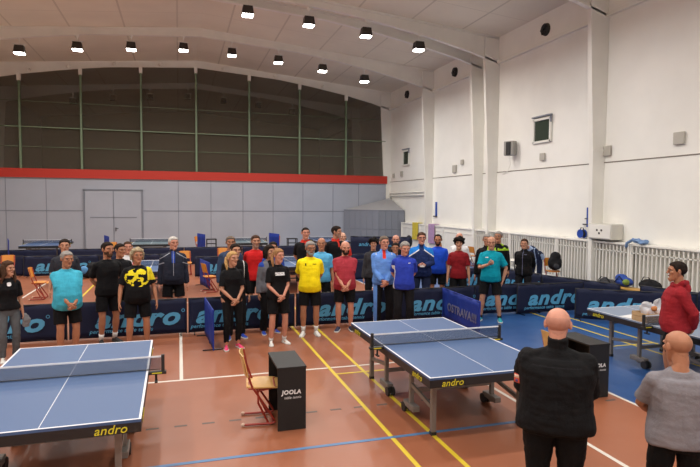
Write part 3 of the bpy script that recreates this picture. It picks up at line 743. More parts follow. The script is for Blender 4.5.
t = blob_thing('sports_bag', 'dark kit bag with blue patch on the terracotta floor behind the black-shirted man', 'bag', (-2.85, 20.0, 0), [((0, 0, .2), (.35, .22, .2)), ((.1, 0, .35), (.2, .18, .18))], mk, seed=9)
mb = MB(); mb.ball((-.15, -.16, .28), (.14, .08, .14)); mb.build('pocket', mat('blue_patch', S(70, 130, 180), .6), t, smooth=True)
# crate with bagged food on the pale table
m_crate = mat('crate_wood', S(178, 148, 108), .7, var=.15, vscale=12)
t = thing('wooden_crate', 'slatted wooden crate on the edge of the pale blue-grey table', 'crate', (7.0, 6.76, .763))
mb = MB(); mb.box((0, 0, .01), (.48, .3, .018)); mb.build('base', m_crate, t)
for sy in (-1, 1):
    mb = MB()
    for z in (.045, .11): mb.box((0, sy*.15, z), (.48, .012, .055))
    mb.build('side_slat', m_crate, t)
for sx in (-1, 1):
    mb = MB()
    for z in (.045, .11): mb.box((sx*.24, 0, z), (.012, .3, .055))
    for sy in (-1, 1): mb.box((sx*.225, sy*.135, .075), (.025, .025, .14))
    mb.build('end_panel', m_crate, t)
m_plas = bpy.data.materials.new('clear_plastic'); m_plas.use_nodes = True
nt = m_plas.node_tree; out = nt.nodes['Material Output']; b = nt.nodes['Principled BSDF']
b.inputs['Base Color'].default_value = (.75, .76, .8, 1); b.inputs['Roughness'].default_value = .25
tr = nt.nodes.new('ShaderNodeBsdfTransparent'); ms = nt.nodes.new('ShaderNodeMixShader'); ms.inputs[0].default_value = .5
nt.links.new(tr.outputs[0], ms.inputs[1]); nt.links.new(b.outputs[0], ms.inputs[2]); nt.links.new(ms.outputs[0], out.inputs[0])
for i, (x, y, r, lb) in enumerate([(6.9, 6.76, .07, 'crumpled clear plastic bag in the wooden crate, at its front end'), (7.12, 6.76, .085, 'crumpled clear plastic bag in the wooden crate, tallest one')]):
    t = blob_thing('plastic_bag', lb, 'plastic bag', (x, y, .79), [((0, 0, .09), (r*1.25, r*1.5, .1)), ((.02, .03, .17), (r, r*1.1, .07)), ((-.02, 0, .23+.03*i), (r*.7, r*.6, .045)), ((.05, -.02, .2), (r*.6, r*.5, .05))], m_plas, vox=.009, seed=20+i, group='plastic bags in the crate', lump=.05)
m_bread = mat('bread_crust', S(176, 110, 60), .7, var=.2, vscale=20)
for i, (x, y, z) in enumerate([(6.88, 6.72, .84), (7.0, 6.8, .86), (7.12, 6.7, .85), (6.97, 6.7, .96), (7.16, 6.8, .86)]):
    mb = MB(); mb.ball((0, 0, 0), (.05, .045, .04)); mb.ball((.03, .01, .01), (.035, .035, .032))
    o = mb.build('bread_roll', m_bread, None, smooth=True, loc=(x, y, z))
    tag(o, 'brown bread roll piled in the wooden crate', 'bread roll', 'bread rolls in the crate')
mb = MB(); mb.box((0, 0, .001), (.3, .21, .002)); tag(mb.build('paper_sheet', m_wht, loc=(6.93, 7.1, .762), rz=.2), 'white paper sheet lying on the pale table next to the crate', 'paper')
t = thing('side_table', 'small white-topped table behind the man in teal near the guard', 'table', (10.2, 15.6, 0))
mb = MB(); mb.box((0, 0, .73), (.9, .6, .03), bev=.005); mb.build('table_top', m_guard, t)
for sx in (-1, 1):
    for sy in (-1, 1): mb = MB(); mb.rod((sx*.4, sy*.25, 0), (sx*.4, sy*.25, .72), .018); mb.build('leg', m_blackm, t)
t = thing('stool', 'dark framed stool by the partition between two far orange chairs', 'stool', (1.5, 27.9, 0))
mb = MB(); mb.box((0, 0, .72), (.5, .4, .04), bev=.006); mb.box((0, .05, .5), (.4, .3, .03)); mb.build('seat', m_desk, t)
for sx in (-1, 1):
    for sy in (-1, 1): mb = MB(); mb.box((sx*.22, sy*.17, .35), (.04, .04, .7)); mb.build('leg', m_desk, t)
t2 = dup(t, 'dark framed stool by the partition behind the printed-T-shirt woman', (5.45, 27.6, 0)); t['group'] = t2['group'] = 'stools by the partition'
#PART3
# ================================================================ PEOPLE
SKIN = {'light': mat('skin_light', S(182, 132, 106), .5, var=.05, vscale=14, spec=.35), 'tan': mat('skin_tan', S(166, 114, 86), .5, var=.05, vscale=14, spec=.35),
        'pink': mat('skin_pink', S(192, 134, 112), .45, var=.06, vscale=12, spec=.4), 'pale': mat('skin_pale', S(200, 154, 130), .5, var=.04, vscale=14, spec=.35)}
m_lip = mat('lips', S(140, 76, 66), .5)
HAIRM = {k: mat('hair_'+k, S(*c), .85, bump=.6, bscale=120, var=.25, vscale=40, spec=.12) for k, c in dict(scalp=(178, 132, 116), scalptan=(160, 116, 92), dark=(38, 30, 26), brown=(70, 50, 38), grey=(138, 134, 130), white=(186, 182, 176), blonde=(178, 142, 92),
         darkblonde=(140, 110, 78), sandy=(150, 112, 76), greyblonde=(160, 146, 120), black=(24, 21, 20), greybrown=(104, 92, 82), stubble=(150, 120, 106)).items()}
for k_ in ('scalp', 'scalptan'): HAIRM[k_] = mat('skin_'+k_, S(*dict(scalp=(180, 128, 110), scalptan=(160, 112, 86))[k_]), .6, spec=.25, var=.06, vscale=30)
m_eye = mat('eye', S(170, 160, 150), .4); m_iris = mat('iris', S(40, 30, 24), .3)
# --- head, modelled once
def make_head():
    mb = MB(); X = V((0, 1, 0))
    mb.ball((0, .012, .032), (.076, .097, .086), nu=24, nv=16)
    mb.tube([(0, -.066, -.112), (0, -.052, -.098), (0, -.032, -.072), (0, -.014, -.04), (0, -.008, 0), (0, -.004, .04)],
            [(.024, .022), (.042, .036), (.054, .056), (.063, .074), (.069, .082), (.071, .084)], 20, ref=X)
    mb.tube([(0, -.086, .022), (0, -.098, .0), (0, -.108, -.02)], [(.007, .009), (.009, .01), (.012, .01)], 10)
    for s in (-1, 1):
        mb.ball((s*.012, -.1, -.023), .0095)
        mb.ball((s*.038, -.062, -.012), (.028, .024, .024)); mb.ball((s*.079, .012, .0), (.01, .02, .032), rot=Matrix.Rotation(s*.35, 3, 'Z'))
        mb.tube([(s*.012, -.086, .03), (s*.034, -.083, .034), (s*.054, -.068, .028)], [.009, .009, .007], 8)
    mb.ball((0, -.086, -.051), (.025, .0095, .0045)); mb.ball((0, -.084, -.059), (.021, .0105, .005)); mb.ball((0, -.078, -.095), (.022, .018, .018))
    mb.tube([(0, .022, -.05), (0, .026, -.12), (0, .036, -.22)], [(.052, .054), (.053, .054), (.046, .046)], 18)
    vs, fs = remesh(mb, .0045, 2)
    out = []
    for v in vs:
        d = 0
        for s in (-1, 1): d += .011*math.exp(-((v.x-s*.031)**2+(v.z-.008)**2)/(2*.012**2))*(1 if v.y < -.04 else 0)
        out.append(V((v.x, v.y+d, v.z)))
    return out, fs
HV, HF = make_head()
def vnormals(vs, fs):
    n = [V((0, 0, 0)) for _ in vs]
    for f in fs:
        a, b_, c = vs[f[0]], vs[f[1]], vs[f[2]]; q = (b_-a).cross(c-a)
        for i in f: n[i] += q
    for q in n:
        if q.length > 0: q.normalize()
    return n
HN = vnormals(HV, HF)
def _lip(c): return abs(c.x) < .023 and -.062 < c.z < -.049 and c.y < -.085
HL = [1 if _lip(sum((HV[i] for i in f), V())/len(f)) else 0 for f in HF]
def interp(t, x):
    if x <= t[0][0]: return t[0][1]
    for (a, za), (b_, zb) in zip(t, t[1:]):
        if x <= b_: return za+(zb-za)*(x-a)/(b_-a)
    return t[-1][1]
LINE = [(0, .07), (25, .066), (38, .058), (50, .036), (60, .0), (72, -.012), (80, .012), (88, .022), (102, .012), (112, -.025), (135, -.055), (180, -.075)]
def hair_shell(kind):
    """hair as a displaced shell of the scalp, in head coordinates"""
    th = {'short': .0095, 'buzz': .004, 'bald': .007, 'recede': .009, 'curly': .036, 'long': .016, 'bob': .018, 'pony': .011, 'wavy': .02, 'beard': .009, 'goatee': .007, 'stubble': .003, 'shaved': .002, 'side': .012}[kind]
    keep = []; 
    for v in HV:
        ph = math.degrees(abs(math.atan2(v.x, -(v.y-.01)))); zl = interp(LINE, ph)
        if kind in ('beard', 'goatee', 'stubble'):
            ok = v.z < -.03 and v.z > -.125 and (ph < 100) and not (abs(v.x) < .024 and -.068 < v.z < -.046 and v.y < -.07) and not (v.y > -.04 and v.z < -.085)
            if kind == 'goatee': ok = ok and ph < 35
            if ph > 40: ok = ok and v.z < -.03-(100-ph)/60*.02+.02
            if abs(v.x) < .018 and v.z > -.036: ok = False
        else:
            if kind == 'curly': zl -= .022
            ok = v.z > zl and not (abs(v.x) > .0795 and v.z < .035 and abs(v.y-.012) < .03)
            if kind == 'bald': ok = ok and v.z < .052 and ph > 62
            if kind == 'shaved': ok = ok and (v.z < .06 and ph > 62)
            if kind == 'recede': ok = ok and (v.z > .093 or ph > 42)
        keep.append(ok)
    idx = {}; vs = []; fs = []
    ring = {}
    for lev in range(4):
        new = set()
        for f in HF:
            if lev == 0:
                k = [keep[i] for i in f]
                if any(k) and not all(k): new.update(i for i in f if keep[i])
            elif any(ring.get(i) == lev-1 for i in f): new.update(i for i in f if keep[i] and i not in ring)
        for i in new: ring.setdefault(i, lev)
    for f in HF:
        if all(keep[i] for i in f):
            g = []
            for i in f:
                if i not in idx:
                    idx[i] = len(vs); v = HV[i]; n = HN[i]; t = th*(1+(.1 if kind in ('shaved', 'stubble') else .35)*mnoise.noise(v*30))
                    if kind in ('curly', 'wavy'): t = th*(1+.9*mnoise.noise(v*32))*(.6 if v.z < .0 else 1)
                    if kind in ('short', 'long', 'bob', 'side', 'recede'): t *= .7+.6*max(0, min(1, (v.z+.02)/.1))
                    q = ring.get(i, 4); t = -.0015 if q == 0 else t*min(1, (.25+q*.2) if kind not in ('curly', 'wavy', 'bob', 'long') else .5+q*.15)
                    vs.append(v+n*t)
                g.append(idx[i])
            fs.append(tuple(g))
    return vs, fs
HAIRC = {}
def hair_geo(kind):
    if kind not in HAIRC:
        vs, fs = hair_shell(kind)
        if kind in ('long', 'bob', 'pony', 'wavy'):
            mb = MB()
            if kind == 'long':
                for s in (-1, 1):
                    mb.tube([(s*.03, .02, .1), (s*.078, .02, .04), (s*.092, -.005, -.06), (s*.1, -.03, -.17), (s*.09, -.05, -.26)], [(.03, .03), (.03, .05), (.028, .045), (.026, .035), (.012, .014)], 12)
                mb.tube([(0, .05, .08), (0, .1, .02), (0, .11, -.08), (0, .12, -.2)], [(.06, .03), (.085, .035), (.09, .035), (.06, .02)], 14)
            if kind == 'bob':
                for s in (-1, 1): mb.tube([(s*.03, .02, .1), (s*.08, .015, .04), (s*.094, .0, -.04), (s*.082, -.01, -.12)], [(.03, .04), (.028, .05), (.026, .045), (.014, .02)], 12)
                mb.tube([(0, .05, .08), (0, .1, .02), (0, .1, -.12)], [(.06, .03), (.085, .035), (.07, .025)], 14)
            if kind == 'wavy':
                for s in (-1, 1): mb.tube([(s*.05, .03, .08), (s*.09, .03, .03), (s*.09, .035, -.06)], [(.03, .04), (.022, .045), (.012, .03)], 12)
                mb.tube([(0, .06, .06), (0, .1, .0), (0, .09, -.1)], [(.06, .03), (.08, .03), (.06, .02)], 14)
            if kind == 'pony':
                mb.ball((0, .11, .04), .025); mb.tube([(0, .11, .04), (-.05, .11, .0), (-.085, .07, -.07), (-.095, .03, -.13), (-.09, .0, -.19)], [.02, .028, .03, .027, .012], 10)
                for s in (-1, 1): mb.tube([(s*.05, -.01, .085), (s*.078, .01, .03), (s*.07, .06, -.01)], [(.018, .03), (.012, .03), (.01, .02)], 12)
            v2, f2 = remesh(mb, .006, 2)
            v2 = [v+V((mnoise.noise(V((v.x*60, v.y*60, v.z*12)))*.006,)*3) for v in v2]
            k = len(vs); vs = vs+v2; fs = fs+[tuple(i+k for i in f) for f in f2]
        HAIRC[kind] = (vs, fs)
    return HAIRC[kind]
# --- hand, modelled once per gesture (side +1); wrist at origin, fingers along -Z, palm towards -X, thumb -Y
def make_hand(curl):
    mb = MB()
    mb.tube([(0, 0, .05), (0, 0, 0), (0, 0, -.035), (0, 0, -.085)], [(.019, .026), (.017, .025), (.015, .036), (.012, .041)], 12, ref=V((0, 1, 0)), p=2.6)
    for y, L, zb in ((-.031, .07, -.083), (-.0105, .078, -.088), (.0105, .073, -.087), (.031, .057, -.08)):
        p = V((0, y, zb)); a = curl*.5; pts = [p+V((0, 0, .02)), p]
        for seg, fr in ((0, .45), (1, .32), (2, .23)):
            pts.append(pts[-1]+V((-math.sin(a), y*.12, -math.cos(a)))*L*fr); a += curl*.75
        mb.tube(pts, [.009, .009, .0085, .008, .0065], 8)
    mb.tube([(0, -.018, -.02), (-.008, -.04, -.045), (-.016, -.052, -.075), (-.024*(1+curl), -.05, -.1)], [.012, .012, .0105, .0085], 8)
    return remesh(mb, .0038, 2)
HANDS = {'relax': make_hand(.35), 'fist': make_hand(1.25), 'fold': make_hand(.75)}
def ik(a, b_, l1, l2, pole):
    d = b_-a; L = d.length
    if L > (l1+l2)*.995: b_ = a+d*((l1+l2)*.995/L); d = b_-a; L = d.length
    x = (l1*l1-l2*l2+L*L)/(2*L); h = math.sqrt(max(l1*l1-x*x, 0)); n = d/L
    p = (pole-n*pole.dot(n)).normalized(); return a+n*x+p*h, b_
# --- shoe
def shoe_geo():
    mb = MB(); sec = [(.085, .026, .07), (.06, .036, .085), (.02, .037, .09), (-.03, .038, .078), (-.08, .044, .06), (-.13, .046, .05), (-.17, .036, .042), (-.195, .018, .03)]
    vs = []; n = 12
    for y, wd, h in sec:
        for k in range(n):
            a = 2*PI*k/n; c, s = math.cos(a), math.sin(a); vs.append((wd*c*(1 if s < 0 else .9), y, .022+(h-.022)*max(s, 0)**.8+(-.004)*(s < 0)))
    fs = [(i*n+k, i*n+(k+1) % n, (i+1)*n+(k+1) % n, (i+1)*n+k) for i in range(len(sec)-1) for k in range(n)]+[tuple(range(n)), tuple((len(sec)-1)*n+k for k in range(n-1, -1, -1))]
    mb.add(vs, fs); mb.tube([(0, .045, .08), (0, .045, .108)], [(.034, .042), (.033, .04)], 12, cap='flat')
    so = MB(); poly = [(wd*sx, y) for y, wd, h in sec for sx in (1,)]+[(-wd, y) for y, wd, h in reversed(sec)]
    so.prism([(x*1.06, y*1.02) for x, y in poly], .0, .024, 2)
    return mb, so
def person(label, loc, face, H, top, bottom, hair=('short', 'dark'), pose='clasp', w=1.0, belly=0.0, fem=False, skin='light', beard=None, head=(0, 0), stance=.12,
           shoes=('white', (200, 200, 200)), socks=None, sleeve='short', collar=None, trim=None, prints=None, bend=0, group='people lined up for the ceremony', vox=.009, glasses=False, pos_dy=0, extra=None, top_low=.845, legc=None, seed=0, untuck=.012, patch=None):
    t = thing('person', label, 'person', (loc[0], loc[1], 0), math.radians(face), group)
    k = H/1.737; sk = SKIN[skin]
    sh = .146 if fem else .17; sh = sh*(.6+.4*w)
    bl = belly
    def R(e, z0, z1, step=None):
        tb = [(.80, .150*w, .095*w, .01), (.88, .166*w*(1.04 if fem else 1), .115*w+bl*.3, .01-bl*.25), (.96, .16*w*(1.05 if fem else 1), .118*w+bl*.8, -bl*.7), (1.05, (.146 if not fem else .13)*w+bl*.25, .112*w+bl, -.0-bl*.8),
              (1.15, (.15 if not fem else .13)*w+bl*.15, .112*w+bl*.8, -bl*.6), (1.26, (.164 if not fem else .142)*w, .12*w+(.012 if fem else 0)+bl*.25, -.004-bl*.2), (1.33, (.164 if not fem else .142)*w, .112*w, .004),
              (1.38, (.142 if not fem else .12)*w, .096*(.5+.5*w), .01), (1.415, (.108 if not fem else .092)*(.5+.5*w), .08, .014), (1.445, .08 if not fem else .068, .068, .018), (1.475, .062 if not fem else .052, .06, .022), (1.50, .055, .055, .022), (1.53, .045, .045, .02), (1.56, .03, .03, .02)]
        out = []; zs = [z0]+[q[0] for q in tb if z0 < q[0] < z1]+[z1]
        for z in zs:
            a = []
            for j in (1, 2, 3): a.append(interp([(q[0], q[j]) for q in tb], z))
            out.append((z, a[0]+e, a[1]+e, a[2]))
        return out
    def torso(mb, e, z0, z1, p=2.25):
        r = R(e, z0, z1); mb.tube([(0, q[3], q[0]) for q in r], [(q[1], q[2]) for q in r], 28, ref=V((0, 1, 0)), cap='flat', p=p)
    # joints
    hip = {s: V((s*.092*w**.5, .012, .89)) for s in (-1, 1)}
    sho = {s: V((s*sh, .012, 1.352)) for s in (-1, 1)}
    fl = .075+.04*(w-1)
    ank, knee, elb, wri = {}, {}, {}, {}
    for s in (-1, 1):
        ank[s] = V((s*stance, .02+(.02*s if stance > .09 else 0), .09)); knee[s], ank[s] = ik(hip[s], ank[s], .42, .395, V((s*.15, -1, 0)))
        P_ = {'clasp': (V((s*.045, -.15*w-bl*1.4-.03, .92-(.03 if s > 0 else 0))), V((s*1, .5, -.2))), 'claspback': (V((s*.06, .16*w, .91)), V((s*1, .6, 0))),
              'sides': (V((s*(sh+.08+.07*(w-1)), -.03, .80)), V((s*.3, 1, 0))), 'loose': (V((s*(sh+.12), -.06, .84)), V((s*.6, 1, 0))),
              'chest': (V((-.02, -.25-bl, 1.2)) if s < 0 else V((s*(sh+.07), .03, .85)), V((s*1, .3, -1))), 'front': (V((s*.06, -.27-bl, 1.08)), V((s*.8, .2, -1))),
              'holdlow': (V((s*.09, -.22-bl, .97)), V((s*1.5, .3, -.3))), 'reach': (V((s*.12, -.4, 1.05)), V((s*.6, 0, -1)))}[pose]
        elb[s], wri[s] = ik(sho[s], P_[0], .285, .255, P_[1])
    def bendf(v):
        if not bend or v.z < .86: return v
        q = min(1, (v.z-.86)/.22); q = q*q*(3-2*q); a = bend*q; z = v.z-.9; return V((v.x, v.y*math.cos(a)-z*math.sin(a), .9+z*math.cos(a)+v.y*math.sin(a)))
    fat = .5+.5*w
    # body: one continuous surface
    mb = MB(); torso(mb, -.006, .80, 1.53, 2.3)
    for s in (-1, 1):
        mb.ball(sho[s]+V((-s*.008, 0, -.005)), (.056*fat, .054*fat, .056*fat))
        mb.tube([V((s*.055, .02, 1.425)), sho[s]+V((-s*.09, .008, .034)), sho[s]+V((-s*.01, 0, .002))], [.035, .045, .052], 12)
        mb.tube([sho[s], sho[s].lerp(elb[s], .5), elb[s], elb[s].lerp(wri[s], .3), wri[s]], [.05*fat*(.85 if fem else 1), .046*fat*(.85 if fem else 1), .036*fat, .037*fat*(.9 if fem else 1), .025*(.88 if fem else 1)], 14)
        mb.tube([hip[s], hip[s].lerp(knee[s], .4), knee[s], knee[s].lerp(ank[s], .32), knee[s].lerp(ank[s], .75), ank[s]], [.09*fat, .077*fat, .052*fat, .056*fat, .04*fat, .036], 16)
        mb.tube([ank[s]+V((0, .02, -.04)), ank[s]+V((s*.01, -.1, -.06))], [.03, .024], 10)
    vs, fs = remesh(mb, vox, 3); vs = [bendf(v) for v in vs]; mi = [0]*len(fs)
    # head joined at the neck
    hp = V((0, -.014, 1.618)); yaw, pit = math.radians(head[0]), math.radians(head[1])
    Rh = Matrix.Rotation(yaw, 3, 'Z') @ Matrix.Rotation(pit, 3, 'X'); piv = V((0, .02, -.11))
    if bend:
        Rb = Matrix.Rotation(bend*.75, 3, 'X')
    def hx(v):
        f_ = min(1, max(0, (v.z+.2)/.1)); q = piv+Rh@(v-piv); q = v.lerp(q, f_); q = q-piv; q = piv+V((q.x*(1.07 if fem else 1.13), q.y*(1.04 if fem else 1.07), q.z*(1.04 if fem else 1.06)))
        return bendf(hp+q)
    kk = len(vs); vs += [hx(v) for v in HV]; fs += [tuple(i+kk for i in f) for f in HF]; mi += HL
    for s in (-1, 1):
        g = 'fist' if pose in ('chest',) and s < 0 else ('fold' if pose in ('clasp', 'claspback', 'holdlow', 'front') else 'relax')
        hv, hf = HANDS[g]; d = (wri[s]-elb[s]).normalized()
        if pose == 'clasp': d = (d+V((-s*.55, 0, -.35))).normalized()
        q = V((0, 0, -1)).rotation_difference(d).to_matrix(); tw = Matrix.Rotation({'clasp': s*.8, 'claspback': -s*.9}.get(pose, 0), 3, d)
        kk = len(vs); sc = .9 if fem else 1
        vs += [bendf(wri[s]+tw@(q@V((v.x*s, v.y, v.z)))*sc) for v in hv]; fs += [f if s > 0 else tuple(reversed(f)) for f in [tuple(i+kk for i in f) for f in hf]]; mi += [0]*len(hf)
    o = MB(); o.v = [tuple(v*k) for v in vs]; o.f = fs; o.mi = mi
    o.build('body', [sk, m_lip], t, smooth=True)
    def add(name, vs, fs, mats, mi=None, parent=t):
        o = MB(); o.v = [tuple(v*k) for v in vs]; o.f = fs; o.mi = mi or [0]*len(fs); return o.build(name, mats, parent, smooth=True)
    # hair, beard, eyes, brows
    if hair and hair[0]:
        hv, hf = hair_geo(hair[0]); add('hair', [hx(v) for v in hv], list(hf), HAIRM[hair[1]])
    if beard: hv, hf = hair_geo(beard[0]); add('beard', [hx(v) for v in hv], list(hf), HAIRM[beard[1]])
    e = MB()
    for s in (-1, 1):
        e = MB(); e.ball((s*.031, -.0725, .007), (.0125, .0105, .005), nu=10, nv=8); e.ball((s*.031, -.0805, .007), (.006, .0035, .006), mi=1, nu=8, nv=6)
        add('eye', [hx(V(v)) for v in e.v], e.f, [m_eye, m_iris], list(e.mi))
    e = MB()
    for s in (-1, 1): e.tube([(s*.016, -.093, .031), (s*.034, -.091, .036), (s*.052, -.077, .03)], [(.003, .0035)]*3, 6)
    add('eyebrows', [hx(V(v)) for v in e.v], e.f, HAIRM[hair[1] if hair and hair[1] not in ('white', 'blonde') else 'greybrown'])
    if glasses:
        e = MB()
        for s in (-1, 1):
            pts = [V((s*.033+.024*math.cos(a), -.1, .006+.018*math.sin(a))) for a in [i*PI/6 for i in range(13)]]; e.tube(pts, [.002]*13, 5, cap='flat'); e.tube([(s*.057, -.098, .01), (s*.078, .0, .012)], [.002]*2, 5)
        e.tube([(-.01, -.1, .01), (.01, -.1, .01)], [.002]*2, 5); add('spectacles', [hx(V(v)) for v in e.v], e.f, m_black)
    # trousers / shorts
    kind, colr = bottom; mb = MB(); ex = {'shorts': .028, 'trousers': .022, 'leggings': .007, 'jeans': .011}[kind]
    torso(mb, .006 if kind != 'leggings' else .003, .80, .97)
    for s in (-1, 1):
        if kind == 'shorts':
            e2 = hip[s].lerp(knee[s], .8); mb.tube([hip[s]+V((0, 0, .0)), hip[s].lerp(knee[s], .25), e2], [.085*fat+.008, .08*fat+.018, .062*fat+.034], 18, cap='flat')
        else:
            last = ank[s]+V((0, .005, -.02 if kind != 'leggings' else .03))
            mb.tube([hip[s], hip[s].lerp(knee[s], .4), knee[s], knee[s].lerp(ank[s], .32), last], [.084*fat+ex*.5, .077*fat+ex*.8, .053*fat+ex, .056*fat+ex, (.038 if kind in ('leggings', 'jeans') else .05)+ex], 18, cap='flat')
    vs, fs = remesh(mb, vox, 2); nn = vnormals(vs, fs)
    vs = [v+n*(.006*mnoise.noise(v*11+V((seed, 0, 0)))+.004*mnoise.noise(v*28))*(0 if kind == 'leggings' or v.z > .84 else 1) for v, n in zip(vs, nn)]
    ms_ = [colr]; mi = [0]*len(fs)
    if legc:
        fn, extra_m = legc; ms_ = [colr]+extra_m; mi = [fn(sum((vs[i] for i in f), V())/len(f)) for f in fs]
    add({'shorts': 'shorts', 'trousers': 'trousers', 'leggings': 'leggings', 'jeans': 'jeans'}[kind], vs, fs, ms_, mi)
    # top
    mb = MB(); eu = .02 if sleeve == 'short' else .027
    torso(mb, eu, top_low, 1.4)
    r_ = R(0, 1.3, 1.452); mb.tube([(0, q[3], q[0]) for q in r_], [(q[1]+eu*.5, q[2]+eu*.5) for q in r_], 24, ref=V((0, 1, 0)), cap='flat', p=2.1)
    for s in (-1, 1):
        mb.ball(sho[s]+V((-s*.008, 0, -.004)), (.056*fat+eu*.8, .056*fat+eu*.8, .056*fat+eu*.7)); mb.tube([V((s*.055, .02, 1.425)), sho[s]+V((-s*.09, .008, .034)), sho[s]+V((-s*.01, 0, .002))], [.035+eu*.4, .045+eu*.6, .052+eu*.75], 12)
        if sleeve == 'short':
            mb.tube([sho[s], sho[s].lerp(elb[s], .45), sho[s].lerp(elb[s], .8)], [.054*fat+.008, .05*fat+.014, .046*fat+.02], 16, cap='flat')
        else:
            mb.tube([sho[s], sho[s].lerp(elb[s], .5), elb[s], elb[s].lerp(wri[s], .4), wri[s].lerp(elb[s], .03)], [.05*fat+.02, .047*fat+.02, .04*fat+.02, .038*fat+.018, .028+.014], 16, cap='flat')
    if collar in ('stand', 'high'): mb.tube([(0, .018, 1.43), (0, .022, 1.47), (0, .026, 1.50 if collar == 'stand' else 1.535)], [(.085, .08), (.072, .07), (.07, .072)], 18, cap='flat')
    if collar == 'hood': mb.tube([(-.085, -.04, 1.45), (-.09, .04, 1.475), (0, .1, 1.47), (.09, .04, 1.475), (.085, -.04, 1.45), (0, -.075, 1.42), (-.085, -.04, 1.45)], [.03, .038, .045, .038, .03, .024, .03], 12); mb.ball((0, .11, 1.4), (.1, .05, .07))
    vs, fs = remesh(mb, vox, 2); nn = vnormals(vs, fs)
    amp = .006 if sleeve == 'short' else .008
    vs = [v+n*(amp*mnoise.noise(V((v.x*14+v.z*6*(1 if v.x > 0 else -1), v.y*12, v.z*6))+V((seed, seed*2, 0)))+amp*.5*mnoise.noise(V((v.x*12, v.y*12, v.z*32)))+.016*max(0, min(1, (1.1-v.z)/.25))*(1 if v.z < 1.12 and abs(v.x) < .27 else 0)) for v, n in zip(vs, nn)]
    cs = [sum((vs[i] for i in f), V())/len(f) for f in fs]; ms_ = [top]; mi = [0]*len(fs)
    if prints: fn, pm = prints; ms_ = [top]+pm; mi = [fn(c, nn[f[0]]) for c, f in zip(cs, fs)]
    vs = [bendf(v) for v in vs]
    nm = 'shirt' if sleeve == 'short' else 'jacket'
    shirt = add(nm, vs, fs, ms_, mi)
    if collar == 'polo' or collar == 'polohigh':
        mb = MB(); a0 = .55
        pts = [V((.08*math.sin(a), .02-.072*math.cos(a), 1.462+.012*(1-math.cos(a))/2)) for a in [a0*.6+(2*PI-1.2*a0)*i/16 for i in range(17)]]
        mb.tube(pts, [(.022, .01)]*17, 8, ref=V((0, 0, 1)))
        add('collar', [bendf(V(v)) for v in mb.v], mb.f, trim or top, parent=shirt)
    elif collar in ('stand', 'high') and trim:
        mb = MB(); mb.tube([(0, -.055, 1.455), (0, -.09, 1.43), (0, -.115, 1.38)], [(.045, .008), (.035, .008), (.008, .005)], 8)
        add('undershirt', [V(v) for v in mb.v], mb.f, trim, parent=shirt)
    # feet
    for s in (-1, 1):
        a = ank[s]; up, so = SHOE; ro = Matrix.Rotation(s*.22, 3, 'Z'); f_ = .92 if fem else 1
        fx = lambda v: V((a.x, a.y, 0))+ro@V((v[0], v[1]-.03, v[2]))*f_
        u = add('shoe', [fx(v) for v in up.v], list(up.f), mat('shoe_'+shoes[0], S(*shoes[1]), .55))
        add('sole', [fx(v) for v in so.v], list(so.f), mat('sole_'+('dark' if shoes[0] == 'black' else 'white'), S(60, 60, 60) if shoes[0] == 'black' else S(205, 205, 200), .7), parent=u)
        if socks and kind != 'trousers':
            mb = MB(); mb.tube([a+V((0, .01, -.02)), a.lerp(knee[s], .1), a.lerp(knee[s], socks[2])], [.042, .041, .046], 14, cap='flat'); add('sock', [V(v) for v in mb.v], mb.f, mat('sock_'+socks[0], S(*socks[1]), .9))
    t['x'] = 0; del t['x']
    info = dict(t=t, k=k, wri=wri, elb=elb, sho=sho, shirt=shirt, add=add)
    if extra: extra(info)
    return info
SHOE = shoe_geo()
def spot(px, ytop, Y):
    p = at(px, ytop, 1, Y); return (p.x, Y), p.z
WS = ('white', (210, 210, 205)); BS = ('black', (28, 28, 30)); WSK = ('white', (215, 215, 212), .22); NSK = None
blk = cloth('black', (13, 13, 16)); blk2 = cloth('black_soft', (20, 20, 24)); shortsb = cloth('shorts_black', (11, 11, 14)); navy = cloth('navy', (32, 40, 66)); white_c = cloth('white', (214, 214, 216))
def P_(label, px, ytop, Y, face=0, top=None, bottom=None, H=None, **kw):
    loc, z = spot(px, ytop, Y); face = face-4-max(0, (px-360)/14)-math.degrees(math.atan2(loc[0], loc[1])); return person(label, loc, face, H or z, top or blk, bottom or ('shorts', shortsb), seed=int(px), **kw)

# -- front row
def towel(i):
    w_ = i['wri'][1]; mb = MB(); mb.tube([w_+V((.03, -.03, -.02)), w_+V((.05, -.04, -.12)), w_+V((.03, -.02, -.24))], [(.03, .02), (.07, .03), (.06, .02)], 12)
    vs, fs = remesh(mb, .01, 2); vs = [v+V((mnoise.noise(v*30)*.015, mnoise.noise(v*25)*.01, 0)) for v in vs]
    o = MB(); loc = i['t'].location; Rz = Matrix.Rotation(i['t'].rotation_euler.z, 3, 'Z')
    o.v = [tuple(Rz@(v*i['k'])) for v in vs]; o.f = fs; o.mi = [0]*len(fs)
    q = o.build('towel', cloth('towel_grey', (120, 122, 126)), None, smooth=True, loc=loc); tag(q, 'grey cloth held in the hand of the long-haired girl', 'towel')
P_('girl with long brown hair wearing black T-shirt and grey jeans, holding a grey cloth', 7, 262, 9.95, 15, blk, ('jeans', cloth('jeans_grey', (84, 88, 92))), fem=True, hair=('long', 'brown'), pose='sides', shoes=WS, head=(35, 0), top_low=.93, extra=towel, stance=.1,
   prints=(lambda c, n: 1 if (c.x-.0)**2+(c.z-1.36)**2 < .0009*1.3 and c.y < 0 else 0, [white_c]), w=.95)
P_('stout grey-haired man in a turquoise T-shirt and black shorts, hands clasped', 66, 252, 9.95, 16, cloth('turquoise', (62, 165, 192)), hair=('short', 'grey'), belly=.08, w=1.17, pose='clasp', shoes=WS, head=(12, 5), skin='tan')
